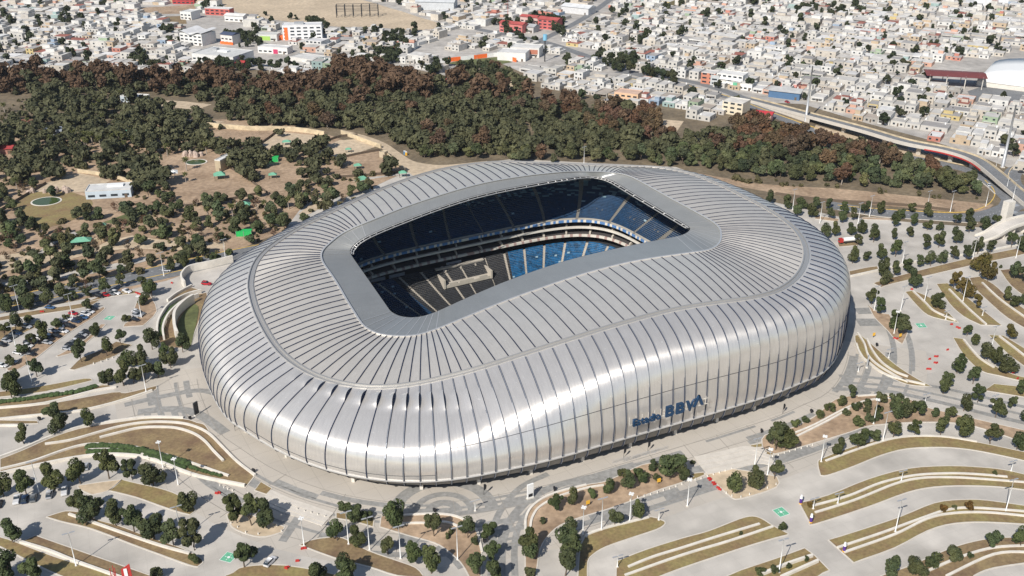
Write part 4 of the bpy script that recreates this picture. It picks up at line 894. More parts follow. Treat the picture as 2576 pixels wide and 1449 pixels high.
def quads_mesh(name, V, mats):
    n = len(V) // 4; me = bpy.data.meshes.new(name); me.vertices.add(n * 4); me.vertices.foreach_set('co', V.astype(np.float32).ravel())
    me.loops.add(n * 4); me.loops.foreach_set('vertex_index', np.arange(n * 4, dtype=np.int32)); me.polygons.add(n); me.polygons.foreach_set('loop_start', np.arange(0, n * 4, 4, dtype=np.int32))
    try: me.polygons.foreach_set('loop_total', np.full(n, 4, dtype=np.int32))
    except Exception: pass
    for m in mats: me.materials.append(m)
    me.update(calc_edges=True); me.validate(); return me
def trunk_mesh(rs, h, r, spread, hb, m=bark):
    mb = MB(); P = [Vector((0, 0, -.1)), Vector((rs.normal() * .08, rs.normal() * .08, hb * .5)), Vector((rs.normal() * .15, rs.normal() * .15, hb))]
    mb.tube(P, r, 6, 0, r * .7)
    for q in range(5):
        a = q * 1.257 + rs.rand(); e = P[-1] + Vector((math.cos(a) * spread, math.sin(a) * spread, (h - hb) * (.45 + .3 * rs.rand()))); mid = P[-1].lerp(e, .5) + Vector((0, 0, .25))
        mb.tube([P[-1] - Vector((0, 0, .15)), mid, e], r * .5, 4, 0, r * .15)
    mb.tube([P[-1], Vector((0, 0, h * .8))], r * .6, 4, 0, r * .15); return mb.mesh('trunk', [m], True)
def make_kind(nv, n, rx, rz, zc, lq, leaf, tr, hb, seed, nb=9, tm=bark):
    L = []
    for v in range(nv):
        rs = np.random.RandomState(seed + v); L.append((quads_mesh('crown', crown_arrays(rs, n, rx * rs.uniform(.92, 1.08), rz * rs.uniform(.9, 1.1), zc, nb, lq), [leaf]), trunk_mesh(rs, zc + rz * .6, tr, rx * .5, hb, tm)))
    return L
KO = make_kind(9, 2600, 3.9, 3.9, 5.0, .26, LF, .22, 2.0, 100, 8); KS = make_kind(3, 900, 2.6, 2.1, 2.1, .26, LF, .12, .6, 200, 8)
KW = make_kind(6, 1100, 5.2, 4.0, 5.0, .62, LW, .25, 2.5, 300, 8); KB = make_kind(4, 1800, 7.0, 6.5, 9.0, .62, LB, .45, 4.5, 400, 13, deadbark)
KT = make_kind(4, 420, 3.6, 3.2, 4.2, .62, LT, .2, 2.0, 500, 6); KD = make_kind(3, 260, 3.0, 2.6, 4.0, .22, LB, .14, 1.6, 600, 9, deadbark)
def plant(kind, name, p, s, rz, col, sz=1.0):
    cr, tr = kind[RN.randint(len(kind))]; r = empty(name, (p.x, p.y, 0.0), rz); r.scale = (s, s, s * sz)
    o = obj('crown', cr, r); o.color = (*col, 1); obj('trunk', tr, r); return r
OAK = []
def tr_list(c, s0, text, kind=KO, name='oak_tree', tint=(1, 1, 1), desc=None):
    for q in text.split():
        v = list(map(float, q.split(','))); s = (v[2] if len(v) > 2 else 1.0) * s0; p = at(c, v[0], v[1])
        small = s < .72; k = kind if not small or kind is not KO else KS
        s2 = s * RN.uniform(.93, 1.07) * (1.0 if not small or kind is not KO else 1.55); w = RN.uniform(.8, 1.2); cl = tuple(x * w * f for x, f in zip(tint, (RN.uniform(.9, 1.15), 1, RN.uniform(.85, 1.1))))
        o = plant(k, name if not (small and kind is KO) else 'shrub', p, s2, RN.uniform(0, 6.28), cl, RN.uniform(.85, 1.22))
        d = desc or ('small rounded green shrub' if small else ('large dark green tree' if s > 1.15 else 'leafy dark green tree' if w < 1 else 'leafy olive green tree'))
        OAK.append((o, d))
tr_list('BL', 1.1, '90,105 455,370,.95 400,262,.9 180,450,.8 680,315,.8 825,715,1.1 610,755,1.1 410,800,1.1 1000,725,.95 1160,770,1 200,835,1 30,850,.9 598,980,.9 700,1032,1.15 875,1075,1.05 1015,1120,1.05 1165,1170,1.1 1310,1215,1.05 1470,1255,1.2 1415,950,.85 1790,1050,1.15 1900,1070,1.1 2010,1085,1.05 1845,1385,1.05 100,1200,1 1465,1345,.5 2545,1185,.8 60,1480,1.1 250,1490,1 2400,1500,1 1190,1470,.6 2600,1540,1')
tr_list('L', .88, '70,905,1.1 215,890 245,880,.9 375,870,1.1 485,825,1 550,815,.8 660,790,.7 800,765 920,720 1085,730 1150,800,1.1 1130,770 1290,600,.9 1410,590 1620,545 1510,530,.7 1730,480,.8 220,980,.8 655,890,.8 120,1050,1.2 40,1095,1.1 425,1030,.8 340,1115 245,1165,.9 170,1230,.8 85,1310,.8 280,1395,1.1 120,1445,.9 90,1500,1.3 720,1095,.9 700,1070,.7 615,1285,1.15 805,1240,1.1 915,1150 1150,1190,1.2 1130,1120 950,1330,1.2 1060,1340,1.2 1290,1330,1.1 1380,1210,1.1 1195,1405,1.2 820,1460,1.1 935,1465,1.3 1100,1440,1.2 1090,850,.9 965,975,.8 505,965,.5 1250,1240,.9 1010,1440')
tr_list('BM', 1.0, '105,1045,.8 200,1025,.7 390,1075,1.1 125,1228,.95 352,1290,.75 548,1345,1.05 700,1150,1 828,1130,.35 800,1165,.3 955,1165,.9 680,1430,1 1025,1440,.85 1105,1190,1.05 1145,1335,.8 1400,1300,1.1 1625,960,.8 1760,915,.75 1890,850,.55 2035,835,.75 2160,800,.75 2125,700,.55 2235,690,.55 2285,752,.6 2385,730,.45 2350,650,.6 2480,722,1.5 1520,1055,.4 2065,1070,.8 2250,1010,.75 1735,1160,.95 1700,1260,1.05 1720,1350,1.1 1690,1450,1.1 40,1470,1 1000,1210,.4 985,1310,.25 1150,1500,1 1420,1440,.6 1440,1310,.9 20,970,.6')
tr_list('BR', .95, '0,722,.9 700,500,1.35 775,500,1.25 850,335,.55 930,292,.55 1035,250,.6 1110,205,.6 1195,165,.7 1275,110,.85 1390,172,.6 1485,150,.65 1310,210,.6 1240,240,.5 1330,322,.7 1400,292,.65 1395,222,.5 1480,275,.5 1488,212,.5 1605,150,.7 1600,255,1.0 1690,258,.95 1790,245,1.05 1740,210,.7 1900,250,.6 2015,272,.8 375,825,1.0 562,792,1.0 695,720,.95 1170,540,.9 1320,492,1 1440,440,.8 1585,412,.95 1750,392,.8 1945,385,1 2115,405,1.1 2320,455,1.15 2520,495,.95 2120,205,.9 2225,145,.9 1965,75,.9 2360,255,1.05 2475,190,.8 2550,85,1 745,1100,.5 440,1135,.25 795,1390,.35 700,1422,.4 932,1335,.28 580,1440,.4 2340,1245,.85 2040,1345,.85 1890,1400,.75 1760,1445,.9 1570,1480,1 2550,1230,.9 2175,1310,.3 2050,945,.25 2350,685,.3 80,605,.3 2600,300,.8')
tr_list('BR', .9, '1965,955,.85 2150,945,.8 955,925,.55', KS, 'autumn_tree', (1.9, .95, .6), 'small reddish autumn tree')
tr_list('R', .88, '665,95 790,125 895,130 1005,130 1110,200 975,195 865,185,.9 1100,130,.9 1220,165 1205,235 1290,215,.9 1370,165 1485,170 1640,205 1600,260 1720,150,.8 1740,260 1850,190 1845,290 1710,340 1930,290,.8 2060,245 2160,310,1.1 2160,240 2275,295 2355,270 1065,350 1150,335 1270,325 1360,315 1450,340 1440,380 1320,410 1280,540 1385,525,.9 1495,510 1605,490,1.1 1590,360,.9 1835,440,1.1 1930,420,1.1 2065,390,1.2 2040,510 2140,510,1.1 2225,470,1.1 2320,460,1.1 2480,420,1.1 2560,390 1500,640,1.15 1600,630,1.15 1700,605,1.1 1790,570 1870,560,1.1 1950,545,.9 1530,700 1745,725,1.2 1425,850,1 1490,925,1.05 1605,1030,1.1 1660,1080,1.2 1920,880,1.0 2440,825,.9 2500,880,.9 2500,660,1.2 2570,690,1.2 2145,1090,.9 2205,1150,.75 2300,1270,1.2 2350,1300 2440,1370,1.3 2070,1370,1.1 2190,1449,.95 2000,1475 2395,575,.35 2560,450 2600,860')
tr_list('R', .95, '2240,610,1.4 2300,680,1.2 2040,730,1.1 2100,780,1.1 2160,800,.9 2220,880,.9 2465,1110,1.0', KO, 'autumn_tree', (1.75, 1.15, .8), 'brownish autumn tree')
label_all(OAK, 'trees planted around the stadium car parks', 'tree')
def inpoly(x, y, P):
    c = False; n = len(P); j = n - 1
    for i in range(n):
        if (P[i][1] > y) != (P[j][1] > y) and x < (P[j][0] - P[i][0]) * (y - P[i][1]) / (P[j][1] - P[i][1]) + P[i][0]: c = not c
        j = i
    return c
def fp(s, c='F'): return [scr(c, *map(float, q.split(','))) for q in s.split()]
FOR = fp('-150,202 100,196 480,204 700,210 900,190 980,178 1040,205 1120,212 1240,185 1330,215 1300,255 1420,270 1560,288 1640,292 1650,350 1720,355 1850,325 1900,320 2050,358 2150,380 2300,424 2440,462 2490,500 2300,484 2100,464 1900,452 1750,422 1400,412 1250,408 1080,405 1000,370 860,328 620,318 540,290 560,262 300,245 -150,240')
BRN = [fp('-150,190 300,195 700,200 980,170 1000,245 900,268 640,248 300,236 -150,240'), fp('1130,262 1340,225 1470,260 1480,300 1350,300 1240,280'), fp('1480,285 1600,280 1700,305 1700,360 1600,392 1480,350'), fp('1850,305 1980,305 2100,345 2300,370 2320,415 2280,440 2100,415 1850,395'), fp('820,200 960,195 1100,215 1090,262 900,262')]
ZOO = fp('-150,242 300,250 520,300 560,325 760,350 1000,425 900,505 700,600 560,640 400,690 0,785 -150,810')
HOLES = [fp(s, 'TL') for s in ('200,1449 380,1370 590,1305 700,1330 840,1365 1050,1420 900,1600 200,1600', '1150,1190 1400,1145 1650,1170 1700,1270 2030,1470 1300,1470 1210,1290', '1430,1000 1700,975 2080,1000 1960,1090 1640,1110', '2100,995 2450,1030 2340,1130 2060,1130 1970,1095', '2390,1150 2560,1060 2760,1045 2830,1110 2620,1180', '1930,1290 2200,1230 2320,1400 2250,1449 2000,1449', '1020,690 1620,790 1500,850 1050,800')] + [fp(s, 'TM') for s in ('0,1190 290,1140 340,1200 470,1290 200,1330 0,1345', '-60,1390 430,1325 330,1370 200,1430 0,1500', '20,985 330,1080 540,1215 1100,1215 820,1275 560,1340 300,1120 10,1010', '600,600 700,585 900,640 850,680 620,640')] + [fp(s, 'L') for s in ('80,80 250,-20 640,0 700,90 480,235 200,250', '650,0 950,-40 1000,20 850,60', '1300,0 1750,-60 2050,-30 2000,60 1500,100')]
wood = []; cyp = []; zoot = []; rs = np.random.RandomState(3)
for gx in np.arange(-420, 420, 7.4):
    for gy in np.arange(480, 900, 7.4):
        x = gx + rs.uniform(-3, 3); y = gy + rs.uniform(-3, 3); u, v = proj((x, y, 0))
        if not (-60 < u < 2640) or v > 520: continue
        if inpoly(u, v, FOR):
            if any(inpoly(u, v, h) for h in HOLES): continue
            b = any(inpoly(u, v, h) for h in BRN)
            if rs.rand() < (.42 if b else .03): cyp.append((x, y, 1))
            elif rs.rand() < .90 - .25 * (math.sin(x * .05) * math.sin(y * .043 + x * .02) > .55): wood.append((x, y, 0))
for gx in np.arange(-360, 40, 8.6):
    for gy in np.arange(385, 790, 8.6):
        x = gx + rs.uniform(-3.6, 3.6); y = gy + rs.uniform(-3.6, 3.6); u, v = proj((x, y, 0))
        if not (-50 < u < 1100) or not inpoly(u, v, ZOO): continue
        h = any(inpoly(u, v, q) for q in HOLES); dn = .9 if v < 380 else .72
        if v > 600 and v > 640 - .0 * u: dn = .7
        if rs.rand() < (.015 if h else dn): zoot.append((x, y, 2))
wood.sort(key=lambda q: q[1]); cyp.sort(key=lambda q: q[1]); zoot.sort(key=lambda q: q[1])
def tint(a=.7, b=1.4): w = RN.uniform(a, b); return (w * RN.uniform(.85, 1.15), w, w * RN.uniform(.85, 1.1))
WI = []
for x, y, k in wood[:140]:
    s = RN.uniform(.6, 1.25); o = plant(KW, 'woodland_tree', Vector((x, y, 0)), s, RN.uniform(0, 6.28), tint(), RN.uniform(.85, 1.2)); WI.append((o, 'dense olive woodland tree' if s < .95 else 'tall olive woodland tree'))
for x, y, k in zoot[:180]:
    s = RN.uniform(.6, 1.0)
    if RN.rand() < .16: o = plant(KD, 'bare_tree', Vector((x, y, 0)), s * 1.3, RN.uniform(0, 6.28), tint(), 1); WI.append((o, 'bare greyish brown tree')); continue
    o = plant(KW, 'woodland_tree', Vector((x, y, 0)), s, RN.uniform(0, 6.28), tint(.75, 1.35), RN.uniform(.85, 1.15)); WI.append((o, 'spreading olive green tree'))
label_all(WI, 'trees of the wood and the zoo', 'tree')
CI = []
for x, y, k in cyp[:90]:
    s = RN.uniform(.7, 1.05); o = plant(KB, 'cypress_tree', Vector((x, y, 0)), s, RN.uniform(0, 6.28), tint(.8, 1.25), RN.uniform(.85, 1.1)); CI.append((o, 'rusty brown cypress'))
label_all(CI, 'brown cypresses along the river', 'tree')
def bulk(items, name, n, rx, rz, zc, lq, m, seed, label):
    A = []; rs = np.random.RandomState(seed)
    protos = [crown_arrays(rs, n, rx, rz, zc, 8, lq) for _ in range(6)]
    for x, y, k in items:
        p = protos[rs.randint(6)]; a = rs.uniform(0, 6.28); s = rs.uniform(.55, 1.35) * (1.0 + .15 * math.sin(x * .09 + y * .07)); c, d = math.cos(a) * s, math.sin(a) * s
        A.append(np.stack([p[:, 0] * c - p[:, 1] * d + x, p[:, 0] * d + p[:, 1] * c + y, p[:, 2] * s * rs.uniform(.85, 1.15)], 1))
    if A: o = obj(name, quads_mesh(name, np.concatenate(A), [m])); o.color = (1, 1, 1, 1); tag(o, label, 'wood', kind='stuff')
bulk(wood[140:] + zoot[180:], 'woodland', 420, 5.2, 4.2, 5.0, .85, leafmat('leaf_wood_far', (.032, .038, .019), (.118, .116, .056), .05), 5, 'dense olive green wood filling the river band between town and zoo')
bulk(cyp[90:], 'brown_woodland', 620, 7.0, 6.2, 8.6, .9, LB, 6, 'far belt of rusty brown cypress crowns below the houses')
scrub = []; rs = np.random.RandomState(31)
SCR = [ZOO, fp('0,600 300,560 800,470 1200,400 1900,300 1900,330 1300,430 800,520 300,610 0,690', 'L'), fp('1700,440 1900,452 2100,466 2300,486 2490,502 2480,512 2300,496 2100,478 1900,464 1750,438')]
for _ in range(9000):
    x = rs.uniform(-380, 340); y = rs.uniform(380, 800); u, v = proj((x, y, 0))
    if not (-50 < u < 2520) or not any(inpoly(u, v, q) for q in SCR) or any(inpoly(u, v, q) for q in HOLES): continue
    if math.sin(x * .11 + 1.3) * math.sin(y * .09) + rs.uniform(-.6, .6) > .25: continue
    scrub.append((x, y, 0))
bulk(scrub[:2600], 'scrub', 90, 1.7, 1.2, 1.0, .42, leafmat('leaf_scrub', (.045, .045, .022), (.15, .13, .06), .2), 12, 'low dusty olive scrub scattered over the zoo ground and verges')
# palms
fr_ = MB(); rs = np.random.RandomState(9)
for q in range(26):
    a = q * 2.4; el = .9 - 1.5 * (q / 26.0); pr_ = None
    P = [Vector((0, 0, 6.4))]; L = 2.4
    for j in range(1, 5): P.append(P[-1] + Vector((math.cos(a) * math.cos(el), math.sin(a) * math.cos(el), math.sin(el))) * L / 4); el -= .32
    sd = Vector((-math.sin(a), math.cos(a), 0))
    for j in range(4):
        w0 = .34 * math.sin(math.pi * (j + .4) / 4.8); w1 = .34 * math.sin(math.pi * (j + 1.4) / 4.8) if j < 3 else .02
        fr_.add([P[j] - sd * w0 - Vector((0, 0, w0 * .5)), P[j], P[j + 1], P[j + 1] - sd * w1 - Vector((0, 0, w1 * .5)), P[j] + sd * w0 - Vector((0, 0, w0 * .5)), P[j + 1] + sd * w1 - Vector((0, 0, w1 * .5))], [(0, 1, 2, 3), (1, 4, 5, 2)])
pc_me = fr_.mesh('crown', [LP]); tk = MB(); tk.tube([Vector((0, 0, 0)), Vector((.1, 0, 3)), Vector((0, 0, 6.5))], .26, 7, 0, .2); pt_me = tk.mesh('trunk', [deadbark], True)
PAL = []
for c, s in (('TL', '215,960 290,880 395,1110 40,860 75,1100 185,980 640,1110 660,1130 760,1120 800,1080 850,1090 900,1080 940,1100 1020,1110 730,860 760,830 920,760 780,930 1265,1180 1410,1290 1405,1380 650,1080 700,1090 1000,1060 870,1060 950,1140 1560,1160 560,1060'), ('L', '1570,200 2000,150 1760,200 2180,130 130,-20'), ('TM', '125,1440')):
    for q in s.split():
        p = at(c, *map(float, q.split(','))); s_ = RN.uniform(.9, 1.25); r = empty('palm_tree', p, RN.uniform(0, 6)); r.scale = (s_, s_, s_)
        o = obj('crown', pc_me, r); o.color = (1, 1, .9, 1); obj('trunk', pt_me, r); PAL.append((r, 'slender fan palm'))
label_all(PAL, 'palms in the zoo', 'palm tree')
# ------------------------------------------------------------------ the town
OFF['K'] = (1878.3, 89.4, .27157)
TOWN = fp('2700,-60 2700,520 2560,425 2440,380 2330,345 2180,305 2020,255 1880,250 1870,268 1800,306 1745,300 1700,272 1560,272 1440,248 1345,205 1240,165 1120,178 1010,165 900,178 760,190 700,184 640,168 500,188 350,192 300,190 0,176 -80,176 -80,-60')
THOLE = [fp('545,-10 860,-15 990,10 1060,36 1145,66 1050,84 860,80 800,66 690,54 600,38 555,20'), fp('340,16 495,8 500,40 365,42'), fp('385,38 625,32 640,72 455,72'), fp('460,62 620,62 650,90 640,178 560,180 475,130'), fp('690,50 830,50 830,108 700,108'), fp('1085,128 1290,125 1420,150 1400,175 1110,190'), fp('1240,45 1420,40 1420,98 1320,100 1250,78'),
         fp('2310,165 2700,120 2700,235 2520,262 2420,232 2300,200'), fp('1050,0 1160,0 1160,35 1060,30'), fp('625,75 700,90 760,120 740,172 650,165'), fp('1430,10 1500,15 1500,45 1420,40')]
LINES = [pts('TR', '-500,560 0,625 370,725 700,870 930,965 1200,1060 1500,1130'), pts('F', '1218,77 1358,103 1492,147 1602,187 1717,213'), pts('F', '1358,103 1470,45 1560,-20'), pts('K', '0,590 190,630 550,725 1080,865 1470,980 1850,1055 2100,1135 2265,1245 2450,1400 2600,1520'), pts('F', '1045,145 1180,80')]
for c, s, w_ in (('F', '1150,60 1218,77 1358,103 1492,147 1602,187 1740,218', 10), ('F', '1358,103 1470,45 1560,-20', 8)): road('street', c, s, w_, asphalt, .10 + w_ * .004)
def dline(p):
    b = 1e9
    for L in LINES:
        for a, c in zip(L, L[1:]):
            e = c - a; t = max(0, min(1, ((p - a).dot(e)) / e.length_squared)); b = min(b, (a + e * t - p).length)
    return b
WC = [(.52, .50, .46), (.50, .455, .39), (.60, .59, .56), (.46, .43, .39), (.46, .36, .25), (.52, .31, .23), (.30, .38, .26), (.30, .40, .38), (.48, .2, .15), (.5, .40, .19), (.33, .31, .28), (.28, .36, .46)]
WN = ['white', 'cream', 'bright white', 'pale grey', 'tan', 'salmon', 'pale green', 'turquoise', 'brick red', 'yellow', 'grey', 'pale blue']
WP = np.array([.34, .16, .22, .12, .05, .025, .012, .012, .012, .012, .04, .012]); WP /= WP.sum()
RC = [(.56, .54, .505), (.47, .45, .415), (.62, .61, .59), (.34, .325, .31), (.30, .11, .08), (.38, .33, .28)]; RP = np.array([.34, .22, .2, .15, .04, .05]); RP /= RP.sum()
rs = np.random.RandomState(21); houses = []; ttree = []
def fill_town(ang, u0, u1):
    ca, sa = math.cos(ang), math.sin(ang); bx = 96.0; by = 38.0
    for J in range(-40, 60):
        for I in range(-30, 30):
            for row in (0, 1):
                x = 0.0
                while x < bx - 9:
                    w = rs.choice([7.5, 8.5, 10, 13, 18], p=[.28, .27, .25, .14, .06]); d = rs.uniform(11, 15); gx = I * bx + x + w / 2; gy = J * by + (d / 2 + .3 if row == 0 else 29.4 - d / 2); x += w + (rs.uniform(0, .35) if rs.rand() > .18 else rs.uniform(1.5, 4))
                    px = gx * ca - gy * sa; py = gx * sa + gy * ca + 900
                    if not (560 < py < 1330) or abs(px) > 700: continue
                    u, v = proj((px, py, 0))
                    if not (-60 < u < 2640) or v < -55 or not (u0 <= u < u1) or not inpoly(u, v, TOWN): continue
                    if any(inpoly(u, v, h) for h in THOLE): continue
                    if dline(Vector((px, py, 0))) < 6 + d * .62: continue
                    if rs.rand() < .10: ttree.append((px, py, 3)); continue
                    st = 1 if rs.rand() < .76 else 2
                    houses.append((px, py, w, d, st, ang + (math.pi if row else 0), int(rs.choice(12, p=WP)), int(rs.choice(6, p=RP)), rs.randint(0, 6)))
                    if rs.rand() < .10:
                        yy = gy + (-d / 2 - 2 if row == 0 else d / 2 + 2); ttree.append((gx * ca - yy * sa, gx * sa + yy * ca + 900, 3))
fill_town(math.radians(-32), 1050, 2700); fill_town(math.radians(-12), -100, 1050)
houses.sort(key=lambda h: h[0] ** 2 * .15 + h[1] ** 2)
# near houses: one set of part meshes per size and storey count, scaled in width
def house_parts(w, d, st, var):
    h = 3.1 * st; wl = MB(); wl.box((0, 0, 0), (w, d, h))
    for a, b, c, e in ((0, -d / 2 + .1, w, .2), (0, d / 2 - .1, w, .2), (-w / 2 + .1, 0, .2, d - .4), (w / 2 - .1, 0, .2, d - .4)): wl.box((a, b, h), (c, e, .45))
    rf = MB(); rf.box((0, 0, h), (w - .42, d - .42, .12))
    ex = {0: None, 1: (0, d * .25, w * .55, d * .35, 2.6), 2: (-w * .2, d * .1, w * .5, d * .5, 2.8), 3: None, 4: (w * .2, -d * .2, w * .45, d * .3, 2.4), 5: None}[var]
    if ex and st == 1 or (ex and var == 1): wl.box((ex[0], ex[1], h + .1), (ex[2], ex[3], ex[4])); rf.box((ex[0], ex[1], h + .1 + ex[4]), (ex[2] + .3, ex[3] + .3, .15))
    win = []; 
    for s_ in range(st):
        z = 1.0 + 3.1 * s_
        for x in ((-.25, .25) if w > 7 else (-.22,)): q = MB(); q.box((x * w, -d / 2 - .02, z), (1.5, .1, 1.3)); win.append(q)
        for x in ((-.25, .28)): q = MB(); q.box((x * w, d / 2 + .02, z), (1.5, .1, 1.3)); win.append(q)
        for y in (-.2, .25): q = MB(); q.box((-w / 2 - .02, y * d, z), (.1, 1.3, 1.2)); win.append(q)
    dr = MB(); dr.box((.02 * w, -d / 2 - .03, 0), (1.0, .1, 2.2)); tank = MB(); tank.tube([(w * .3, d * .3, h + .12), (w * .3, d * .3, h + 1.2), (w * .3, d * .3, h + 1.4)], .55, 8, 0, .35)
    aw = None
    if var in (3, 5): aw = MB(); aw.box((0, -d / 2 - 1.1, 2.6), (w * .8, 2.2, .14))
    return wl.mesh('wall', [housepaint]), rf.mesh('roof', [roofm]), [q.mesh('window', [glass]) for q in win], dr.mesh('door', [bark]), tank.mesh('water_tank', [black if var % 2 else white]), aw.mesh('awning', [roofm]) if aw else None
HC = {}
TA = [(1750, 205, 'along the street above the wood'), (1650, 235, 'in the houses nearest the brown grove'), (1500, 190, 'in the block right of the small pitch'), (1560, 160, 'across the avenue from the small pitch'), (1420, 150, 'beside the brick fronted hall'), (1200, 120, 'behind the sports pitch boards'), (1080, 130, 'at the corner above the dark belt'), (900, 140, 'below the orange and white block'), (800, 150, 'beside the red roofed school annex'), (350, 160, 'by the river edge at upper left'), (150, 150, 'in the river edge rows at far left'), (500, 130, 'left of the big white school'), (250, 100, 'in the upper left rows'),
      (1850, 170, 'in the rows above the street bend'), (2000, 220, 'opposite the tall pole'), (1950, 190, 'behind the pink house by the street'), (2100, 260, 'beside the flyover start'), (2200, 290, 'along the flyover middle'), (2300, 310, 'behind the flyover piers'), (2400, 330, 'above the flyover bend'), (2500, 360, 'right of the flyover bend'), (2250, 240, 'two rows behind the flyover'), (2150, 200, 'in the rows left of the dark red canopy'), (2350, 270, 'below the dark red canopy'), (2500, 290, 'below the paved yard'), (2450, 230, 'beside the paved yard'), (1700, 150, 'in the middle rows of the right hand town'), (1900, 120, 'in the upper middle rows'), (1820, 265, 'in the small block between wood and street'), (1960, 265, 'between the wood and the street')]
HI = []
for x, y, w, d, st, a, wc, rc, var in houses[:300]:
    dq = 10.5 if d < 11.5 else 12.5 if d < 13.5 else 14.5; key = (w, dq, st, var)
    if key not in HC: HC[key] = house_parts(*key)
    wl, rf, win, dr, tk_, aw = HC[key]; r = empty('house', (x, y, 0.02), a); r.scale = (.985, .985, rs.uniform(.92, 1.08))
    f = rs.uniform(.92, 1.08); o = obj('wall', wl, r); o.color = (*[min(.78, c * f) for c in WC[wc]], 1); f = rs.uniform(.9, 1.1); o = obj('roof', rf, r); o.color = (*[min(.76, c * f) for c in RC[rc]], 1)
    for q in win: obj('window', q, r)
    obj('door', dr, r)
    if var in (0, 2, 5): obj('water_tank', tk_, r)
    if aw: o = obj('awning', aw, r); o.color = (*RC[rc], 1)
    HI.append((r, '%s %s house' % ('low' if st == 1 else 'two storey', WN[wc] + (' red roofed' if rc == 4 else ''))))
label_all(HI, 'flat roofed houses across the river', 'house', TA)
hm_ = [mat('town_wall', c, .85, var=.1, scale=.3) for c in WC] + [mat('town_roof', c, .9, var=.2, scale=.15) for c in RC] + [glass]
bm_ = MB()
for x, y, w, d, st, a, wc, rc, var in houses[300:]:
    h = 3.1 * st * rs.uniform(.9, 1.15); cs, sn = math.cos(a), math.sin(a)
    def addbox(cx, cy, z0, ww, dd, hh, m1, m2):
        v = []
        for z in (z0, z0 + hh):
            for i, j in ((-1, -1), (1, -1), (1, 1), (-1, 1)):
                X = cx + i * ww / 2; Y = cy + j * dd / 2; v.append((x + X * cs - Y * sn, y + X * sn + Y * cs, z))
        bm_.add(v, [(0, 1, 5, 4), (1, 2, 6, 5), (2, 3, 7, 6), (3, 0, 4, 7)], m1); bm_.add(v[4:], [(0, 1, 2, 3)], m2)
    addbox(0, 0, 0, w, d, h, wc, 12 + rc)
    if var in (1, 2, 4): addbox(rs.uniform(-.2, .2) * w, rs.uniform(-.2, .2) * d, h, w * .5, d * rs.uniform(.3, .5), 2.5, wc if rs.rand() < .6 else int(rs.choice(12, p=WP)), 12 + int(rs.choice(6, p=RP)))
    if y < 1050:
        for X in (-.25, .25):
            for s_ in range(st): addbox(X * w, -d / 2, 1 + 3 * s_, 1.5, .12, 1.3, 18, 18); addbox(X * w, d / 2, 1 + 3 * s_, 1.5, .12, 1.3, 18, 18)
    if var == 3: addbox(0, -d / 2 - 1.2, 2.6, w * .9, 2.4, .15, 18, 12 + rc)
    if var == 5: addbox(w * .3, d * .3, h, 1.1, 1.1, 1.2, 18 if rs.rand() < .5 else 0, 2)
o = bm_.build('houses', hm_); tag(o, 'thousands of small pale flat roofed houses spreading to the top edge', 'houses', kind='stuff')
ttree.sort(key=lambda q: q[1])
for s, n_ in (('1230,60 1420,42 1420,92 1340,70 1300,100', 60), ('870,165 940,140 990,105 1040,110 1000,160 900,180', 55), ('450,165 700,165 760,178 480,185', 40), ('1500,140 1720,205 1700,222 1480,160', 40), ('620,30 690,45 830,78 820,60', 14), ('720,90 1050,80 1060,92', 20), ('560,85 650,70 660,120 600,120', 26), ('1750,0 1900,-5 1900,12 1760,15', 25), ('2000,20 2200,30 2200,45 2000,40', 25), ('320,140 420,160 440,180 330,178', 16), ('1020,175 1110,165 1260,185 1300,210 1120,200', 30)):
    P = fp(s); us = [p[0] for p in P]; vs = [p[1] for p in P]
    for _ in range(n_ * 6):
        u, v = rs.uniform(min(us), max(us)), rs.uniform(min(vs), max(vs))
        if inpoly(u, v, P) and n_ > 0: q = unp(u, v); ttree.append((q.x, q.y, 3)); n_ -= 1
ttree.sort(key=lambda q: q[1]); TI = []
for x, y, k in ttree[:150]:
    s = rs.uniform(.65, 1.35); o = plant(KT, 'street_tree', Vector((x, y, 0)), s, rs.uniform(0, 6), tint(.7, 1.2), rs.uniform(.85, 1.3)); TI.append((o, 'dark street tree'))
label_all(TI, 'trees among the houses', 'tree', TA)
bulk(ttree[150:], 'town_trees', 260, 4.0, 3.6, 4.2, .75, LT, 8, 'dark trees dotted among the far houses')
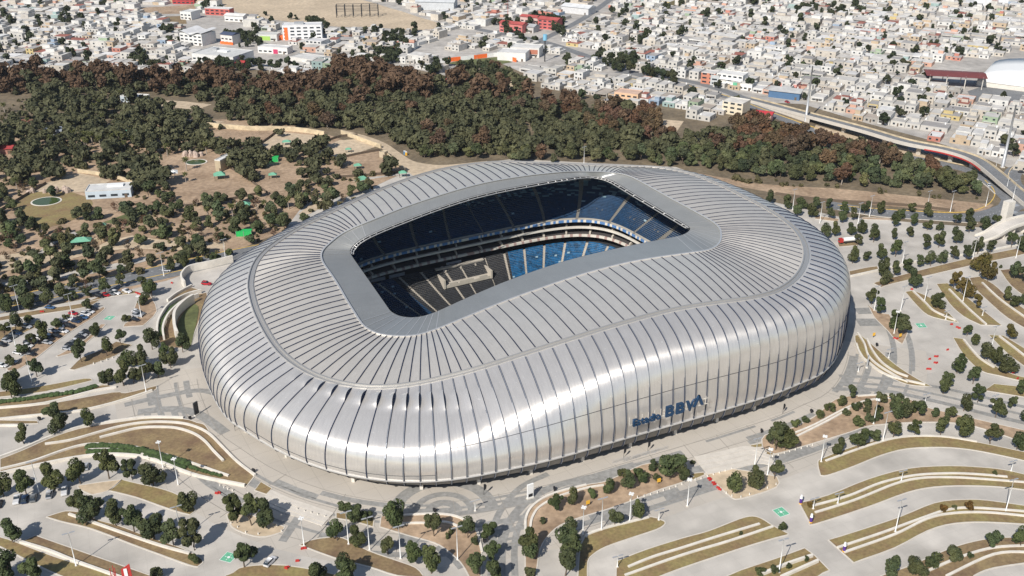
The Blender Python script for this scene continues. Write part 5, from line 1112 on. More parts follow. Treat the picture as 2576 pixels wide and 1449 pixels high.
# ------------------------------------------------------------------ larger buildings
def building(name, label, cat, c, x, y, w, d, h, rz, col, rcol=(.62, .60, .57), wins=(1, 4), win_side=False, roof='flat', extra=None, z0=0):
    p = at(c, x, y); r = empty(name, (p.x, p.y, z0 + .02), math.radians(rz), label, cat); q = MB(); q.box((0, 0, 0), (w, d, h)); o = q.build('wall', [housepaint], r); o.color = (*col, 1)
    q = MB()
    if roof == 'flat':
        q.box((0, 0, h), (w - .5, d - .5, .15))
        for a, b, e, f in ((0, -d / 2 + .15, w, .3), (0, d / 2 - .15, w, .3), (-w / 2 + .15, 0, .3, d - .6), (w / 2 - .15, 0, .3, d - .6)): q.box((a, b, h), (e, f, .6))
    elif roof == 'gable':
        e = .8; V = [(-w/2 - e, -d/2 - e, h), (w/2 + e, -d/2 - e, h), (w/2 + e, d/2 + e, h), (-w/2 - e, d/2 + e, h), (-w/2 - e, 0, h + d * .14), (w/2 + e, 0, h + d * .14)]
        q.add(V, [(0, 1, 5, 4), (2, 3, 4, 5), (0, 4, 3), (1, 2, 5), (3, 2, 1, 0)])
    elif roof == 'wave':
        V = []; n_ = 18
        for i in range(n_ + 1):
            X = -w / 2 - 1 + (w + 2) * i / n_; z = h + .6 + 1.3 * math.sin(i / n_ * 9.0); V += [(X, -d / 2 - 1.5, z), (X, d / 2 + 1.5, z + 1.2), (X, -d / 2 - 1.5, z - .3), (X, d / 2 + 1.5, z + .9)]
        F = []
        for i in range(n_): a = 4 * i; F += [(a, a + 4, a + 5, a + 1), (a + 2, a + 3, a + 7, a + 6), (a, a + 2, a + 6, a + 4)]
        q.add(V, F)
    o = q.build('roof', [roofm], r); o.color = (*rcol, 1)
    for s_ in range(wins[0]):
        z = 1.2 + s_ * 3.2
        if z + 1.4 > h: break
        for k in range(wins[1]):
            X = -w / 2 + (k + .5) * w / wins[1]; q = MB(); q.box((X, -d / 2 - .04, z), (w / wins[1] * .6, .1, 1.3)); q.build('window', [glass], r)
            if win_side and k < 3: q = MB(); q.box((-w / 2 - .04, -d / 2 + (k + .5) * d / 3, z), (.1, d / 3 * .6, 1.3)); q.build('window', [glass], r)
    q = MB(); q.box((w * .38, -d / 2 - .05, 0), (1.6, .12, 2.3)); q.build('door', [bark], r)
    if extra: extra(r, w, d, h)
    return r
def boxpart(r, name, c, d, m): q = MB(); q.box(c, d); return q.build(name, [m], r)
wh = (.72, .71, .68)
building('school_building', 'big white school block with skylit flat roof above the brown belt', 'school', 'TL', 1690, 470, 44, 30, 9, -22, wh, (.60, .60, .58), (2, 9), True, 'flat', lambda r, w, d, h: (boxpart(r, 'skylight', (0, 2, h + .15), (10, 5, 1.2), white), boxpart(r, 'roof_plant', (-12, 6, h + .15), (5, 4, 1.6), grey_m)))
building('school_building', 'white three storey school wing with wavy roof at upper left', 'school', 'TL', 1500, 325, 27, 20, 11, -25, wh, (.62, .62, .62), (3, 5), True, 'wave')
building('school_building', 'small white and orange school block with dark blue roof', 'school', 'TL', 1745, 325, 14, 12, 9, -25, (.70, .66, .62), (.06, .08, .14), (2, 3), False, 'gable', lambda r, w, d, h: boxpart(r, 'orange_base', (0, -d / 2 - .3, 0), (w + 1, 1, 2.2), orange))
building('school_annex', 'low shed with bright red roof in front of the white school', 'shed', 'TL', 1760, 500, 24, 11, 4, -12, (.5, .3, .26), (.48, .05, .05), (1, 3), False, 'gable')
building('school_annex', 'pale hall right of the red roofed shed by the trees', 'hall', 'TL', 2330, 480, 28, 18, 6, -30, (.66, .64, .6), (.62, .61, .58), (1, 5))
building('office_block', 'tall white block with vertical orange stripe below the bare field', 'office', 'TL', 2290, 290, 38, 13, 14, 6, (.76, .76, .76), (.66, .66, .66), (4, 6), True, 'flat', lambda r, w, d, h: (boxpart(r, 'orange_panel', (-w * .41, -d / 2 - .15, 0), (3.2, .3, 12), orange), boxpart(r, 'roof_plant', (-3, 0, h + .1), (9, 5, 2), grey_m), boxpart(r, 'low_wing', (-w / 2 - 3, -2, 0), (6, 8, 4), orange)))
building('workshop', 'low grey shed with lime green front left of the orange striped block', 'shed', 'TL', 2020, 300, 24, 12, 6, -8, (.6, .6, .57), (.55, .55, .52), (1, 3), False, 'flat', lambda r, w, d, h: boxpart(r, 'green_panel', (0, -d / 2 - .15, .6), (10, .2, 4), mat('lime', (.35, .55, .12), .7)))
building('villa', 'angular pale house with magenta doorway below the lime green shed', 'house', 'TL', 2080, 395, 30, 11, 5.5, -15, wh, (.66, .65, .63), (1, 6), False, 'flat', lambda r, w, d, h: boxpart(r, 'magenta_panel', (3, -d / 2 - .15, 0), (4.5, .2, 4), mat('magenta', (.5, .04, .12), .7)))
building('apartment_house', 'stepped grey white house stack right of the magenta doorway', 'house', 'TL', 2400, 375, 17, 14, 9, -22, (.62, .62, .6), (.62, .61, .6), (3, 4), True)
building('school_building', 'long white school wing at the edge of the brown sports field', 'school', 'TL', 1440, 140, 14, 16, 8, -20, wh, (.68, .68, .66), (2, 3), True); building('school_building', 'white school wing with dark red end wall', 'school', 'TL', 1660, 110, 30, 10, 7, -15, (.5, .12, .1), (.68, .67, .65), (2, 5), False, 'flat')
building('school_building', 'white pavilion roofed school hall right of the dark red wing', 'school', 'TL', 1790, 155, 22, 13, 6, -15, wh, (.70, .69, .66), (1, 4), False, 'gable'); building('red_building', 'dark red building at the top edge left of centre', 'building', 'TL', 1400, 25, 26, 12, 9, -5, (.42, .05, .05), (.5, .2, .18), (2, 5))
building('school_building', 'red roofed school block with red trim left of the avenue', 'school', 'TM', 1300, 240, 26, 12, 9, -28, (.62, .2, .18), (.45, .09, .08), (2, 5), True, 'gable'); building('school_building', 'long red roofed school block above the grey hall', 'school', 'TM', 1450, 190, 26, 11, 9, -28, (.6, .42, .38), (.45, .09, .08), (2, 5), True, 'gable')
building('school_building', 'red roofed school block nearest the avenue trees', 'school', 'TM', 1575, 215, 22, 13, 10, -28, (.55, .14, .13), (.45, .09, .08), (3, 4), True, 'gable'); building('school_hall', 'grey roofed hall between the red roofed school blocks', 'hall', 'TM', 1400, 235, 22, 14, 6, -28, (.5, .48, .46), (.42, .43, .43), (1, 3), False, 'gable')
building('sports_hall', 'white hall with brick red front beside the small pitch', 'hall', 'TM', 1400, 415, 27, 18, 8, -14, (.66, .64, .6), (.66, .65, .62), (1, 3), False, 'flat', lambda r, w, d, h: boxpart(r, 'brick_panel', (2, -d / 2 - .15, 3), (w * .75, .2, 4), mat('brick_red', (.42, .16, .1), .8)))
building('sports_hall', 'plain white box hall left of the brick fronted hall', 'hall', 'TM', 1300, 445, 26, 17, 7, -14, wh, (.67, .66, .64), (0, 1)); building('warehouse', 'pale warehouse right of the bare field', 'warehouse', 'TM', 720, 65, 44, 22, 9, -8, (.55, .57, .58), (.58, .6, .6), (0, 1), False, 'gable'); building('warehouse', 'white roofed warehouse behind the avenue trees', 'warehouse', 'TM', 1790, 95, 34, 18, 7, -32, (.6, .6, .6), (.68, .69, .69), (0, 1), False, 'gable')
building('factory', 'white factory box at the top right corner', 'factory', 'TR', 2290, 45, 40, 20, 9, 2, (.74, .75, .76), (.66, .68, .68), (0, 1)); building('shop_house', 'orange brown three bay house on the street', 'shop', 'TR', 205, 625, 12, 11, 9, -30, (.55, .22, .14), (.6, .58, .55), (3, 2), True); building('shop_house', 'grey shop house with dark shutter on the street', 'shop', 'TR', 255, 635, 7, 11, 8, -30, (.5, .52, .52), (.5, .48, .45), (2, 1))
building('apartment_house', 'white three storey balcony house beside the grey shop house', 'house', 'TR', 370, 640, 22, 14, 9.5, -30, wh, (.7, .69, .66), (3, 5), True, 'flat', lambda r, w, d, h: [boxpart(r, 'balcony', (0, -d / 2 - .8, 3.1 * k + 2.6), (w * .9, 1.6, .9), white) for k in (0, 1)]); building('shop_house', 'white shop with green sign at the street corner', 'shop', 'TR', 460, 665, 18, 14, 5, -30, wh, (.66, .65, .62), (1, 5), False, 'flat', lambda r, w, d, h: boxpart(r, 'sign_board', (-5, -d / 2 - .6, 3.2), (3.4, .3, 2.4), greenp))
building('cream_house', 'tall cream house with orange corner below the street', 'house', 'TR', 400, 850, 16, 14, 9, -35, (.70, .62, .47), (.66, .63, .57), (3, 3), True); building('pink_house', 'small pink house with red roof at the wood edge', 'house', 'TR', 605, 905, 13, 9, 5.5, -25, (.66, .36, .34), (.5, .04, .05), (2, 4), True, 'gable'); building('pink_house', 'flat roofed salmon house behind the tall pole', 'house', 'TR', 790, 660, 18, 13, 4.5, -30, (.70, .32, .28), (.66, .6, .56), (1, 3), True)
building('workshop', 'grey roofed workshop with open blue front by the street', 'workshop', 'TR', 780, 730, 24, 15, 5.5, -28, (.08, .16, .28), (.46, .46, .45), (0, 1), False, 'gable'); building('apartment_house', 'peach house with two towers at the brown grove edge', 'house', 'TM', 2165, 760, 19, 12, 7, -25, (.72, .48, .30), (.6, .42, .32), (2, 4), True)
# canopy, dome, yard
P = pts('TR', '2150,690 2300,640 2650,620 2650,770 2200,770'); sheet('yard', P, .16, asphalt)
p = at('TR', 2040, 645); cn = empty('market_canopy', p, math.radians(-14), 'large dark red canopy roof on tall posts over an open hall', 'canopy'); q = MB(); w_, d_, h_ = 46, 24, 9.5
q.add([(-w_/2, -d_/2, h_), (w_/2, -d_/2, h_), (w_/2, d_/2, h_), (-w_/2, d_/2, h_), (-w_/2, 0, h_ + 1.6), (w_/2, 0, h_ + 1.6)], [(0, 1, 5, 4), (2, 3, 4, 5), (0, 4, 3), (1, 2, 5), (3, 2, 1, 0)]); q.build('roof', [mat('canopy_red', (.17, .045, .04), .6, var=.1, scale=.2)], cn)
for x in (-20, -7, 7, 20):
    for y in (-10, 10): q = MB(); q.tube([(x, y, 0), (x, y, h_ + .3)], .35, 6); q.build('post', [wallw], cn)
p = at('TR', 2790, 640); dm = empty('arched_hall', p, math.radians(-33), 'huge white arched roof hall at the right edge', 'hall'); V = []; F = []; n_ = 14
for i in range(n_ + 1):
    a = math.pi * i / n_
    for y in (-38, -12, 12, 38): V.append((-52 * math.cos(a), y, 4 + 8.5 * math.sin(a)))
for i in range(n_):
    for j in range(3): a = 4 * i + j; F.append((a, a + 1, a + 5, a + 4))
F += [tuple(4 * i for i in range(n_ + 1)), tuple(4 * (n_ - i) + 3 for i in range(n_ + 1))]; q = MB(); q.add(V, F); q.build('roof', [white], dm, True); boxpart(dm, 'wall', (0, 0, 0), (103, 75, 4.2), wallw)
# steel frame on the bare field
p = at('TM', 120, 125); sf = empty('steel_skeleton', p, math.radians(5), 'black bare steel frame standing on the bare field', 'frame')
for k in range(6):
    q = MB(); x = -22 + k * 9
    for y in (-5, 5): q.tube([(x, y, 0), (x, y, 13)], .35, 4)
    q.tube([(x, -5, 12.8), (x, 5, 12.8)], .35, 4); q.tube([(x, -5, 7), (x, 5, 7)], .25, 4); q.tube([(x, -5, 1), (x, 5, 12)], .2, 4); q.build('portal', [dark], sf)
q = MB(); [q.tube([(-22, y, z), (23, y, z)], .22, 4) for y in (-5, 5) for z in (7, 10, 12.9)]; q.build('beam', [dark], sf)
# small pitch boards
bo = empty('pitch_fence', at('TM', 1000, 450), 0, 'white fence with orange panels around the small green pitch', 'fence')
bpy.context.view_layer.update(); L_ = pts('TM', '730,478 850,462 950,452 1050,440 1150,428 1200,425 1260,450 1320,470')
for i, (a, b) in enumerate(zip(L_, L_[1:])):
    n_ = max(1, int((b - a).length / 6)); 
    for k in range(n_):
        s_, e = a.lerp(b, k / n_), a.lerp(b, (k + 1) / n_); q = MB(); q.strip([s_, e], .3, 0, 3.6); o = q.build('panel', [orange if (i + k) % 2 else white], bo); o.matrix_parent_inverse = bo.matrix_world.inverted()
# flyover
fz = [.8, 2, 4, 6.3, 6.8, 6.8, 6.3, 5.2, 3.4, 1.6, .5]; fk = '0,585 190,632 550,728 1080,868 1470,982 1850,1058 2100,1138 2265,1248 2450,1405 2600,1530 2760,1660'.split()
FP = smooth([at('K', *map(float, s.split(',')), z) for s, z in zip(fk, fz)], False, 6); fo = empty('flyover', (FP[0].x, FP[0].y, 0), 0, 'long pale concrete flyover curving from the street to the right edge', 'flyover'); bpy.context.view_layer.update()
def sweep2(P, o0, o1, z0, z1, m, name):
    V = []; F = []
    for i, p in enumerate(P):
        d = P[min(i + 1, len(P) - 1)] - P[max(i - 1, 0)]; n_ = Vector((-d.y, d.x, 0)).normalized(); V += [p + n_ * o0 + Vector((0, 0, z0)), p + n_ * o0 + Vector((0, 0, z1)), p + n_ * o1 + Vector((0, 0, z1)), p + n_ * o1 + Vector((0, 0, z0))]
    for i in range(len(P) - 1):
        for k in range(4): F.append((4 * i + k, 4 * i + (k + 1) % 4, 4 * i + 4 + (k + 1) % 4, 4 * i + 4 + k))
    q = MB(); q.add(V, F); o = q.build(name, [m], fo); o.matrix_parent_inverse = fo.matrix_world.inverted(); return o
sweep2(FP, -4.6, 4.6, -1.3, 0, kerb_m, 'deck'); sweep2(FP, -4.1, 4.1, 0, .05, asphalt, 'road_surface'); sweep2(FP, 4.2, 4.6, 0, 1.0, stone, 'parapet'); sweep2(FP, -4.6, -4.2, 0, 1.0, kerb_m, 'parapet'); sweep2(FP[27:42], -4.85, -4.6, -1.6, -.8, red, 'red_beam'); sweep2(FP[:14], -4.4, 4.4, -6, -1.2, kerb_m, 'approach_wall')
for i in range(16, 50, 5):
    q = MB(); p = FP[i]; q.box((p.x, p.y, 0), (1.5, 2.6, max(.5, p.z - 1.2)), .3); q.box((p.x, p.y, max(.4, p.z - 2.2)), (2, 6, .95), .6); o = q.build('pier', [kerb_m], fo); o.matrix_parent_inverse = fo.matrix_world.inverted()
road('road', 'K', '1500,1105 1700,1160 1900,1210 2080,1260 2230,1350 2380,1470 2500,1600', 9, asphalt, .13); kerbline('K', '1650,1130 1900,1180 2100,1230 2260,1330 2400,1449', .6, .5, stone); kerbline('K', '2040,1275 2200,1380 2300,1470', .6, .4)
road('road', 'K', '2700,1215 2520,1235 2460,1290 2470,1370 2560,1440 2700,1470', 10, asphalt, .14); kerbline('K', '2700,1190 2500,1205 2425,1285 2440,1390 2530,1480', .6, .6, stone)
zone('bank', 'K', '640,830 1100,960 1500,1060 1800,1130 1780,1160 1400,1090 1000,1000 620,870', sand, .05)
# ------------------------------------------------------------------ vehicles
def car_meshes(L, w, h, kind):
    b = MB(); hb = h * .56; x0, x1 = -L / 2, L / 2
    def loft(sec, m=0):
        V = []
        for x, hw, z0, z1 in sec: V += [(x, -hw, z0), (x, -hw * 1.0, z0 + (z1 - z0) * .6), (x, -hw * .88, z1), (x, hw * .88, z1), (x, hw, z0 + (z1 - z0) * .6), (x, hw, z0)]
        F = []; n = len(sec)
        for i in range(n - 1):
            for k in range(6): F.append((6 * i + k, 6 * i + (k + 1) % 6, 6 * i + 6 + (k + 1) % 6, 6 * i + 6 + k))
        F += [tuple(range(6)), tuple(6 * n - 1 - k for k in range(6))]; return V, F
    W_ = w / 2
    b.add(*loft([(x0, W_ * .86, .35, hb * .86), (x0 + .25, W_, .25, hb), (x0 + L * .3, W_, .22, hb * 1.02), (x1 - L * .3, W_, .22, hb), (x1 - .35, W_ * .95, .24, hb * .84), (x1, W_ * .78, .35, hb * .66)]))
    g = MB(); rf = MB(); ca, cb_ = (x0 + L * .10, x1 - L * .30) if kind != 'pickup' else (x0 + L * .38, x1 - L * .28)
    if kind == 'suv': ca = x0 + .12
    g.add(*loft([(ca, W_ * .84, hb * .95, hb * 1.0), (ca + L * .10, W_ * .80, hb * .95, h * .96), (cb_ - L * .14, W_ * .80, hb * .95, h * .97), (cb_, W_ * .80, hb * .93, hb * 1.0)]))
    rf.add(*loft([(ca + L * .09, W_ * .74, h * .93, h * .985), (cb_ - L * .14, W_ * .74, h * .94, h)]))
    b2 = rf.mesh('car_roof', [carpaint], True); wh_ = []
    for x in (x0 + L * .19, x1 - L * .19):
        for y in (-W_ + .08, W_ - .08): q = MB(); q.tube([(x, y - .12, .33), (x, y + .12, .33)], .33, 10); wh_.append(q.mesh('wheel', [rubber]))
    hl = []
    for y in (-W_ * .55, W_ * .55): q = MB(); q.box((x1 - .06, y, hb * .48), (.12, .34, .16)); hl.append(q.mesh('headlight', [white]))
    return b.mesh('body', [carpaint]), g.mesh('windows', [glass]), b2, wh_, hl
CM = {'sedan': car_meshes(4.6, 1.8, 1.45, 'sedan'), 'suv': car_meshes(4.8, 1.9, 1.75, 'suv'), 'pickup': car_meshes(5.4, 1.95, 1.8, 'pickup')}
def car(p, rz, col, kind, z=0.0):
    r = empty('parked_car' if kind != 'pickup' else 'pickup_truck', (p.x, p.y, z), rz); a = CM[kind]
    o = obj('body', a[0], r); o.color = (*col, 1); obj('windows', a[1], r); o = obj('roof', a[2], r); o.color = (*col, 1)
    for q in a[3]: obj('wheel', q, r)
    for q in a[4]: obj('headlight', q, r)
    return r
CC = {'white': (.72, .72, .72), 'silver': (.42, .43, .45), 'black': (.02, .02, .025), 'dark blue': (.02, .04, .09), 'red': (.45, .02, .03), 'grey': (.18, .19, .20), 'blue': (.05, .12, .25)}
CARS = []
def heading(c, x, y, dx, dy): a = at(c, x, y); b = at(c, x + dx, y + dy); return math.atan2(b.y - a.y, b.x - a.x)
for c, s, dx, dy in (('L', '475,980,silver 515,965,white 555,925,red 575,985,dark_blue 600,968,black 632,955,blue 650,932,white 680,912,white 455,1020,white 530,1022,black 400,1055,silver 480,1060,white 430,1095,black 360,1145,silver 300,1105,white 220,1150,black 215,1168,white 240,1232,black 140,1222,white 20,1318,white 50,1130,silver 15,1162,black 130,1075,dark_blue 205,1025,silver 605,1105,black 580,1133,white 530,1165,black 508,1190,silver 700,890,black 425,1005,dark_blue 460,985,grey 345,1085,white 370,1118,black 255,1128,grey 165,1198,black 95,1290,silver 70,1108,black 95,1095,grey 555,1150,grey 625,1085,silver 655,1065,black 1060,925,grey 1035,910,white 1038,940,silver 1020,972,black', 60, 12),
                     ('L', '380,880,blue 1260,598,silver 1560,700,red', 60, 6), ('L', '755,795,black 800,785,red 845,775,grey 878,770,white', 50, 14), ('BL', '190,878,dark_blue 255,868,grey 375,842,silver -5,915,black 650,632,silver', 12, -62), ('BL', '2040,1350,white', 60, -62)):
    for q in s.split():
        x, y, col = q.split(','); x = float(x); y = float(y); col = col.replace('_', ' '); k = 'suv' if (c == 'BL' and x == 2040) or RN.rand() < .3 else 'sedan'
        CARS.append((car(at(c, x, y), heading(c, x, y, dx, dy) + RN.uniform(-.05, .05), CC[col], k, .06 if c != 'L' else .2), '%s parked %s' % (col, 'car' if k == 'sedan' else 'tall car')))
for c, x, y, dx, dy, col in (('BL', 128, 880, 12, -60, 'white'), ('BL', 487, 815, 3, -62, 'white'), ('L', 960, 755, 50, 20, 'white')):
    CARS.append((car(at(c, x, y), heading(c, x, y, dx, dy), CC[col], 'pickup', .06), 'white pickup truck'))
for c, x, y, dx, dy, col in (('TR', 2310, 1402, -30, -60, 'white'), ('TR', 2560, 1305, 60, 5, 'black'), ('TR', 790, 775, 60, 20, 'red'), ('TR', 1495, 1060, -60, -20, 'black')):
    if y == 1305 or y == 1402 or y == 775: CARS.append((car(at(c, x, y), heading(c, x, y, dx, dy), CC[col], 'sedan', .16), '%s car on the road' % col))
label_all(CARS, 'cars parked and driving near the stadium', 'car', ANCH + [(2490, 467, 'below the flyover exit'), (2570, 435, 'on the loop ramp at the right edge'), (1980, 258, 'by the street wall'), (420, 683, 'on the road behind the left car park'), (520, 715, 'in the horseshoe hollow'), (700, 1415, 'beside the big round tree at bottom left')])
# tanker
p = at('R', 1255, 385); tk2 = empty('tanker_truck', (p.x, p.y, .2), heading('R', 1255, 385, -100, 8), 'white tank truck with red cab parked right of the stadium', 'truck')
tk2.scale = (.85, .85, .85); q = MB(); q.box((5.6, 0, .9), (2.4, 2.4, 2.3), 0, 0, .94); q.build('cab', [red], tk2); boxpart(tk2, 'windscreen', (6.75, 0, 2.0), (.12, 1.9, .9), glass); boxpart(tk2, 'chassis', (0, 0, .7), (11.5, 1.6, .4), dark)
q = MB(); q.tube([(-5.8, 0, 2.35), (-5.2, 0, 2.35), (3.4, 0, 2.35), (4.0, 0, 2.35)], 1.3, 14); q.build('tank', [white], tk2, False)
for x in (-5, -3.6, 2.6, 5.4):
    for y in (-1.1, 1.1): q = MB(); q.tube([(x, y - .2, .5), (x, y + .2, .5)], .5, 10); q.build('wheel', [rubber], tk2)
# ------------------------------------------------------------------ lamps, barriers, signs and small things
def lamp_proto(h, heads):
    pm = MB(); pm.tube([(0, 0, 0), (0, 0, h)], .16, 8, 0, .10); bs = MB(); bs.box((0, 0, 0), (.6, .6, .35)); hd = []
    if heads == 2:
        for s_ in (-1, 1): q = MB(); q.box((s_ * 1.0, 0, h - .05), (1.5, .45, .14)); q.tube([(0, 0, h - .05), (s_ * .5, 0, h)], .06, 5); hd.append(q)
    else:
        for k in range(heads): a = k * 6.283 / heads; q = MB(); q.box((.55 * math.cos(a), .55 * math.sin(a), h - .2), (.6, .5, .35), a); q.tube([(0, 0, h - .5), (.5 * math.cos(a), .5 * math.sin(a), h - .1)], .05, 5); hd.append(q)
    return pm.mesh('pole', [white], True), bs.mesh('base', [wallw]), [q.mesh('lamp_head', [grey_m if heads == 2 else white]) for q in hd]
LPR = {'T': lamp_proto(12.2, 2), 'C': lamp_proto(10.5, 4), 'S': lamp_proto(4.2, 2)}; LAMPS = []
for c, s in (('BL', 'T,575,1375 T,1370,1170 T,295,820 C,2295,1225 C,1230,635 C,1345,765 T,1105,70'), ('L', 'T,145,895 T,550,960 C,1068,950 T,240,1435 T,130,1210 T,1237,635 T,1705,530'), ('BM', 'T,213,1257 T,55,1212 T,447,1322 T,877,1330 T,1962,1105 C,1822,1140 C,2176,1035 S,1010,962 S,2082,1385 S,2395,1030'),
             ('BR', 'T,1510,435 T,1605,1118 T,2438,960 T,727,1425 C,1440,305 T,540,640 C,640,690 C,35,925 S,1650,735 S,1170,905 C,1045,590 S,985,945 S,1828,150 S,2345,160 S,2478,660'), ('R', 'T,830,137 T,1035,237 T,1410,187 T,1840,150 T,2020,150 T,2287,110 T,1322,245 T,1655,550 T,2188,512 T,1825,827 T,2115,827 T,1445,897 C,1595,1070 S,1555,1255 T,2322,1212 T,2490,65 T,1645,900 S,1985,965 S,2262,935 S,1325,1360 T,2515,500'), ('TR', 'T,2235,1265 T,2350,1330 T,2440,1449 T,1515,720'), ('TM', 'T,1830,1250 T,1025,520')):
    for q in s.split():
        t, x, y = q.split(','); p = at(c, float(x), float(y)); a = LPR[t]; r = empty('street_lamp', (p.x, p.y, .05), heading(c, float(x), float(y), 60, -18)); obj('pole', a[0], r); obj('base', a[1], r)
        for m_ in a[2]: obj('lamp_head', m_, r)
        LAMPS.append((r, {'T': 'tall white two armed lamp post', 'C': 'white lamp post with clustered floodlights', 'S': 'short slim lamp post'}[t]))
label_all(LAMPS, 'lamp posts around the stadium', 'lamp')
BAR = []; bq = MB(); bq.box((0, 0, 0), (1.5, .6, .25)); bq.box((0, 0, .25), (1.5, .35, .65), 0, 0, .85); bme = bq.mesh('barrier', [red])
for c, s in (('BL', '1635,830 1655,826 2285,1247 2300,1244 2245,1340 2170,1388 2160,1396'), ('BR', '200,718 210,728 232,750 242,762 268,788 280,800'), ('R', '2072,1025 2088,1032 1730,738 1600,1108 1620,1112 2000,1195 1908,1246 1922,1246 1905,1293 1918,1294 1850,1340 1866,1341 1865,1265 2125,1243 2030,1003 2528,1412 2495,1370'), ('L', '312,908 325,907 1030,765 1045,770 1058,775 1298,690 1550,702')):
    for q in s.split():
        x, y = map(float, q.split(',')); p = at(c, x, y); r = obj('barrier', bme, None, (p.x, p.y, .08)); r.scale = (.8, .8, .8); r.rotation_euler = (0, 0, RN.uniform(-.6, .6)); BAR.append((r, 'red plastic road barrier'))
label_all(BAR, 'red barriers standing on the concrete', 'barrier')
BOL = []; bq = MB(); bq.tube([(0, 0, 0), (0, 0, .8), (0, 0, .92)], .2, 8, 0, .12); bme = bq.mesh('bollard', [wallw], True)
for c, s in (('BM', '2180,885 2235,860 2285,850 2335,838 2385,824 2430,808 2478,795 2525,778 2570,760'), ('BR', '680,552 722,540 768,525 808,514 850,500 895,490 940,476 980,465 45,735 95,727 140,718 190,702 232,688 278,674 322,660 372,645 330,828 372,850 440,858 505,838 575,800 640,790 705,762'), ('BL', '1660,770 1690,785 1720,798 1755,808 1870,830 2245,950 2300,965 2350,978 2400,992 2455,1005 1745,1055 1795,1085 1855,1125 1950,1138 2090,1075 2125,1115'), ('L', '708,1300 765,1285 808,1270 850,1255')):
    for q in s.split():
        x, y = map(float, q.split(',')); p = at(c, x, y); r = obj('bollard', bme, None, (p.x, p.y, .05)); BOL.append((r, 'short pale concrete bollard'))
label_all(BOL, 'bollards edging the forecourts', 'bollard')
def totem(c, x, y, label, col, rz, w=2.2, h=5.2):
    p = at(c, x, y); r = empty('totem_sign', (p.x, p.y, .06), rz, label, 'sign'); boxpart(r, 'board', (0, 0, .5), (w, .5, h), col); boxpart(r, 'base', (0, 0, 0), (w + .4, .9, .5), wallw); boxpart(r, 'notice_panel', (0, -.28, .9), (w * .7, .06, h * .22), black); boxpart(r, 'notice_panel', (0, .28, .9), (w * .7, .06, h * .22), black)
totem('BM', 1425, 865, 'white totem board with dark notice panel on the plaza at bottom centre', white, .5); totem('R', 1390, 1322, 'pale totem board by the green wedge at the stadium right end', grey_m, 1.2, 2.0, 4.6); totem('BL', 1487, 235, 'dark totem board on the walkway left of the stadium', dark, 1.1, 2.0, 5.0)
FL = []
for c, s in (('BM', '705,968 1608,806 1080,1200'), ('BR', '595,368 972,218'), ('BL', '1437,270 1915,668 1752,292 300,275'), ('R', '1465,1165')):
    for q in s.split():
        x, y = map(float, q.split(',')); p = at(c, x, y); r = empty('ground_floodlight', (p.x, p.y, .1), RN.uniform(0, 3)); boxpart(r, 'housing', (0, 0, .5), (1.1, .6, .9), black); boxpart(r, 'stand', (0, 0, 0), (.5, .5, .5), dark); FL.append((r, 'squat black floodlight box'))
label_all(FL, 'black floodlight boxes at the plaza edge', 'floodlight')
for c, x, y, lab in (('BR', 755, 225, 'black feather flag leaning on the plaza in front of the sign letters'), ('BM', 1076, 838, 'dark feather flag on the plaza below the stadium front'), ('BL', 1775, 355, 'dark feather flag at the left front foot of the stadium'), ('BM', 2130, 560, 'black feather flag left of the steel crowd fences'), ('BM', 2312, 512, 'black feather flag above the steel crowd fences')):
    p = at(c, x, y); r = empty('feather_flag', (p.x, p.y, .07), .5, lab, 'flag', 'feather flags on the plaza'); q = MB(); q.tube([(0, 0, 0), (0, 0, 4.2)], .06, 6); q.build('pole', [dark], r); q = MB(); q.add([(0, -.02, 1.6), (.9, -.02, 2.2), (1.05, -.02, 3.4), (.5, -.02, 4.3), (0, -.02, 4.2), (0, .02, 1.6), (.9, .02, 2.2), (1.05, .02, 3.4), (.5, .02, 4.3), (0, .02, 4.2)], [(0, 1, 2, 3, 4), (9, 8, 7, 6, 5), (0, 5, 6, 1), (1, 6, 7, 2), (2, 7, 8, 3), (3, 8, 9, 4)]); q.build('cloth', [black], r)
purple = mat('purple_paint', (.08, .03, .22), .6)
for c, x, y, lab in (('BR', 890, 905, 'purple pillar with white top at the upper corner of the triangle strip'), ('BR', 967, 1047, 'purple pillar with white top at the lower corner of the triangle strip'), ('BR', 1217, 1265, 'purple pillar at the left tip of the lower long strip')):
    p = at(c, x, y); r = empty('advertising_pillar', (p.x, p.y, .15), 0, lab, 'pillar', 'purple advertising pillars'); r.scale = (.62, .62, .62); q = MB(); q.tube([(0, 0, .6), (0, 0, 3.4)], .75, 12); q.build('wrap', [purple], r); q = MB(); q.tube([(0, 0, 3.4), (0, 0, 4.1), (0, 0, 5.0), (0, 0, 5.4)], .8, 12, 0, .45); q.build('top', [white], r); q = MB(); q.tube([(0, 0, 0), (0, 0, .6)], .85, 12); q.build('base', [yellow], r)
for c, x, y, lab in (('BM', 1860, 925, 'small yellow sign in the shrub bed'), ('BM', 2395, 758, 'small yellow sign at the top of the shrub bed'), ('R', 1441, 1100, 'small yellow sign on the plaza above the green wedge'), ('R', 1640, 1107, 'yellow round sign at the foot of the lamp island')):
    p = at(c, x, y); r = empty('yellow_sign', (p.x, p.y, .1), .4, lab, 'sign'); boxpart(r, 'panel', (0, 0, .9), (1.3, .12, 1.4), yellow); boxpart(r, 'post', (0, .1, 0), (.1, .1, 1.6), dark)
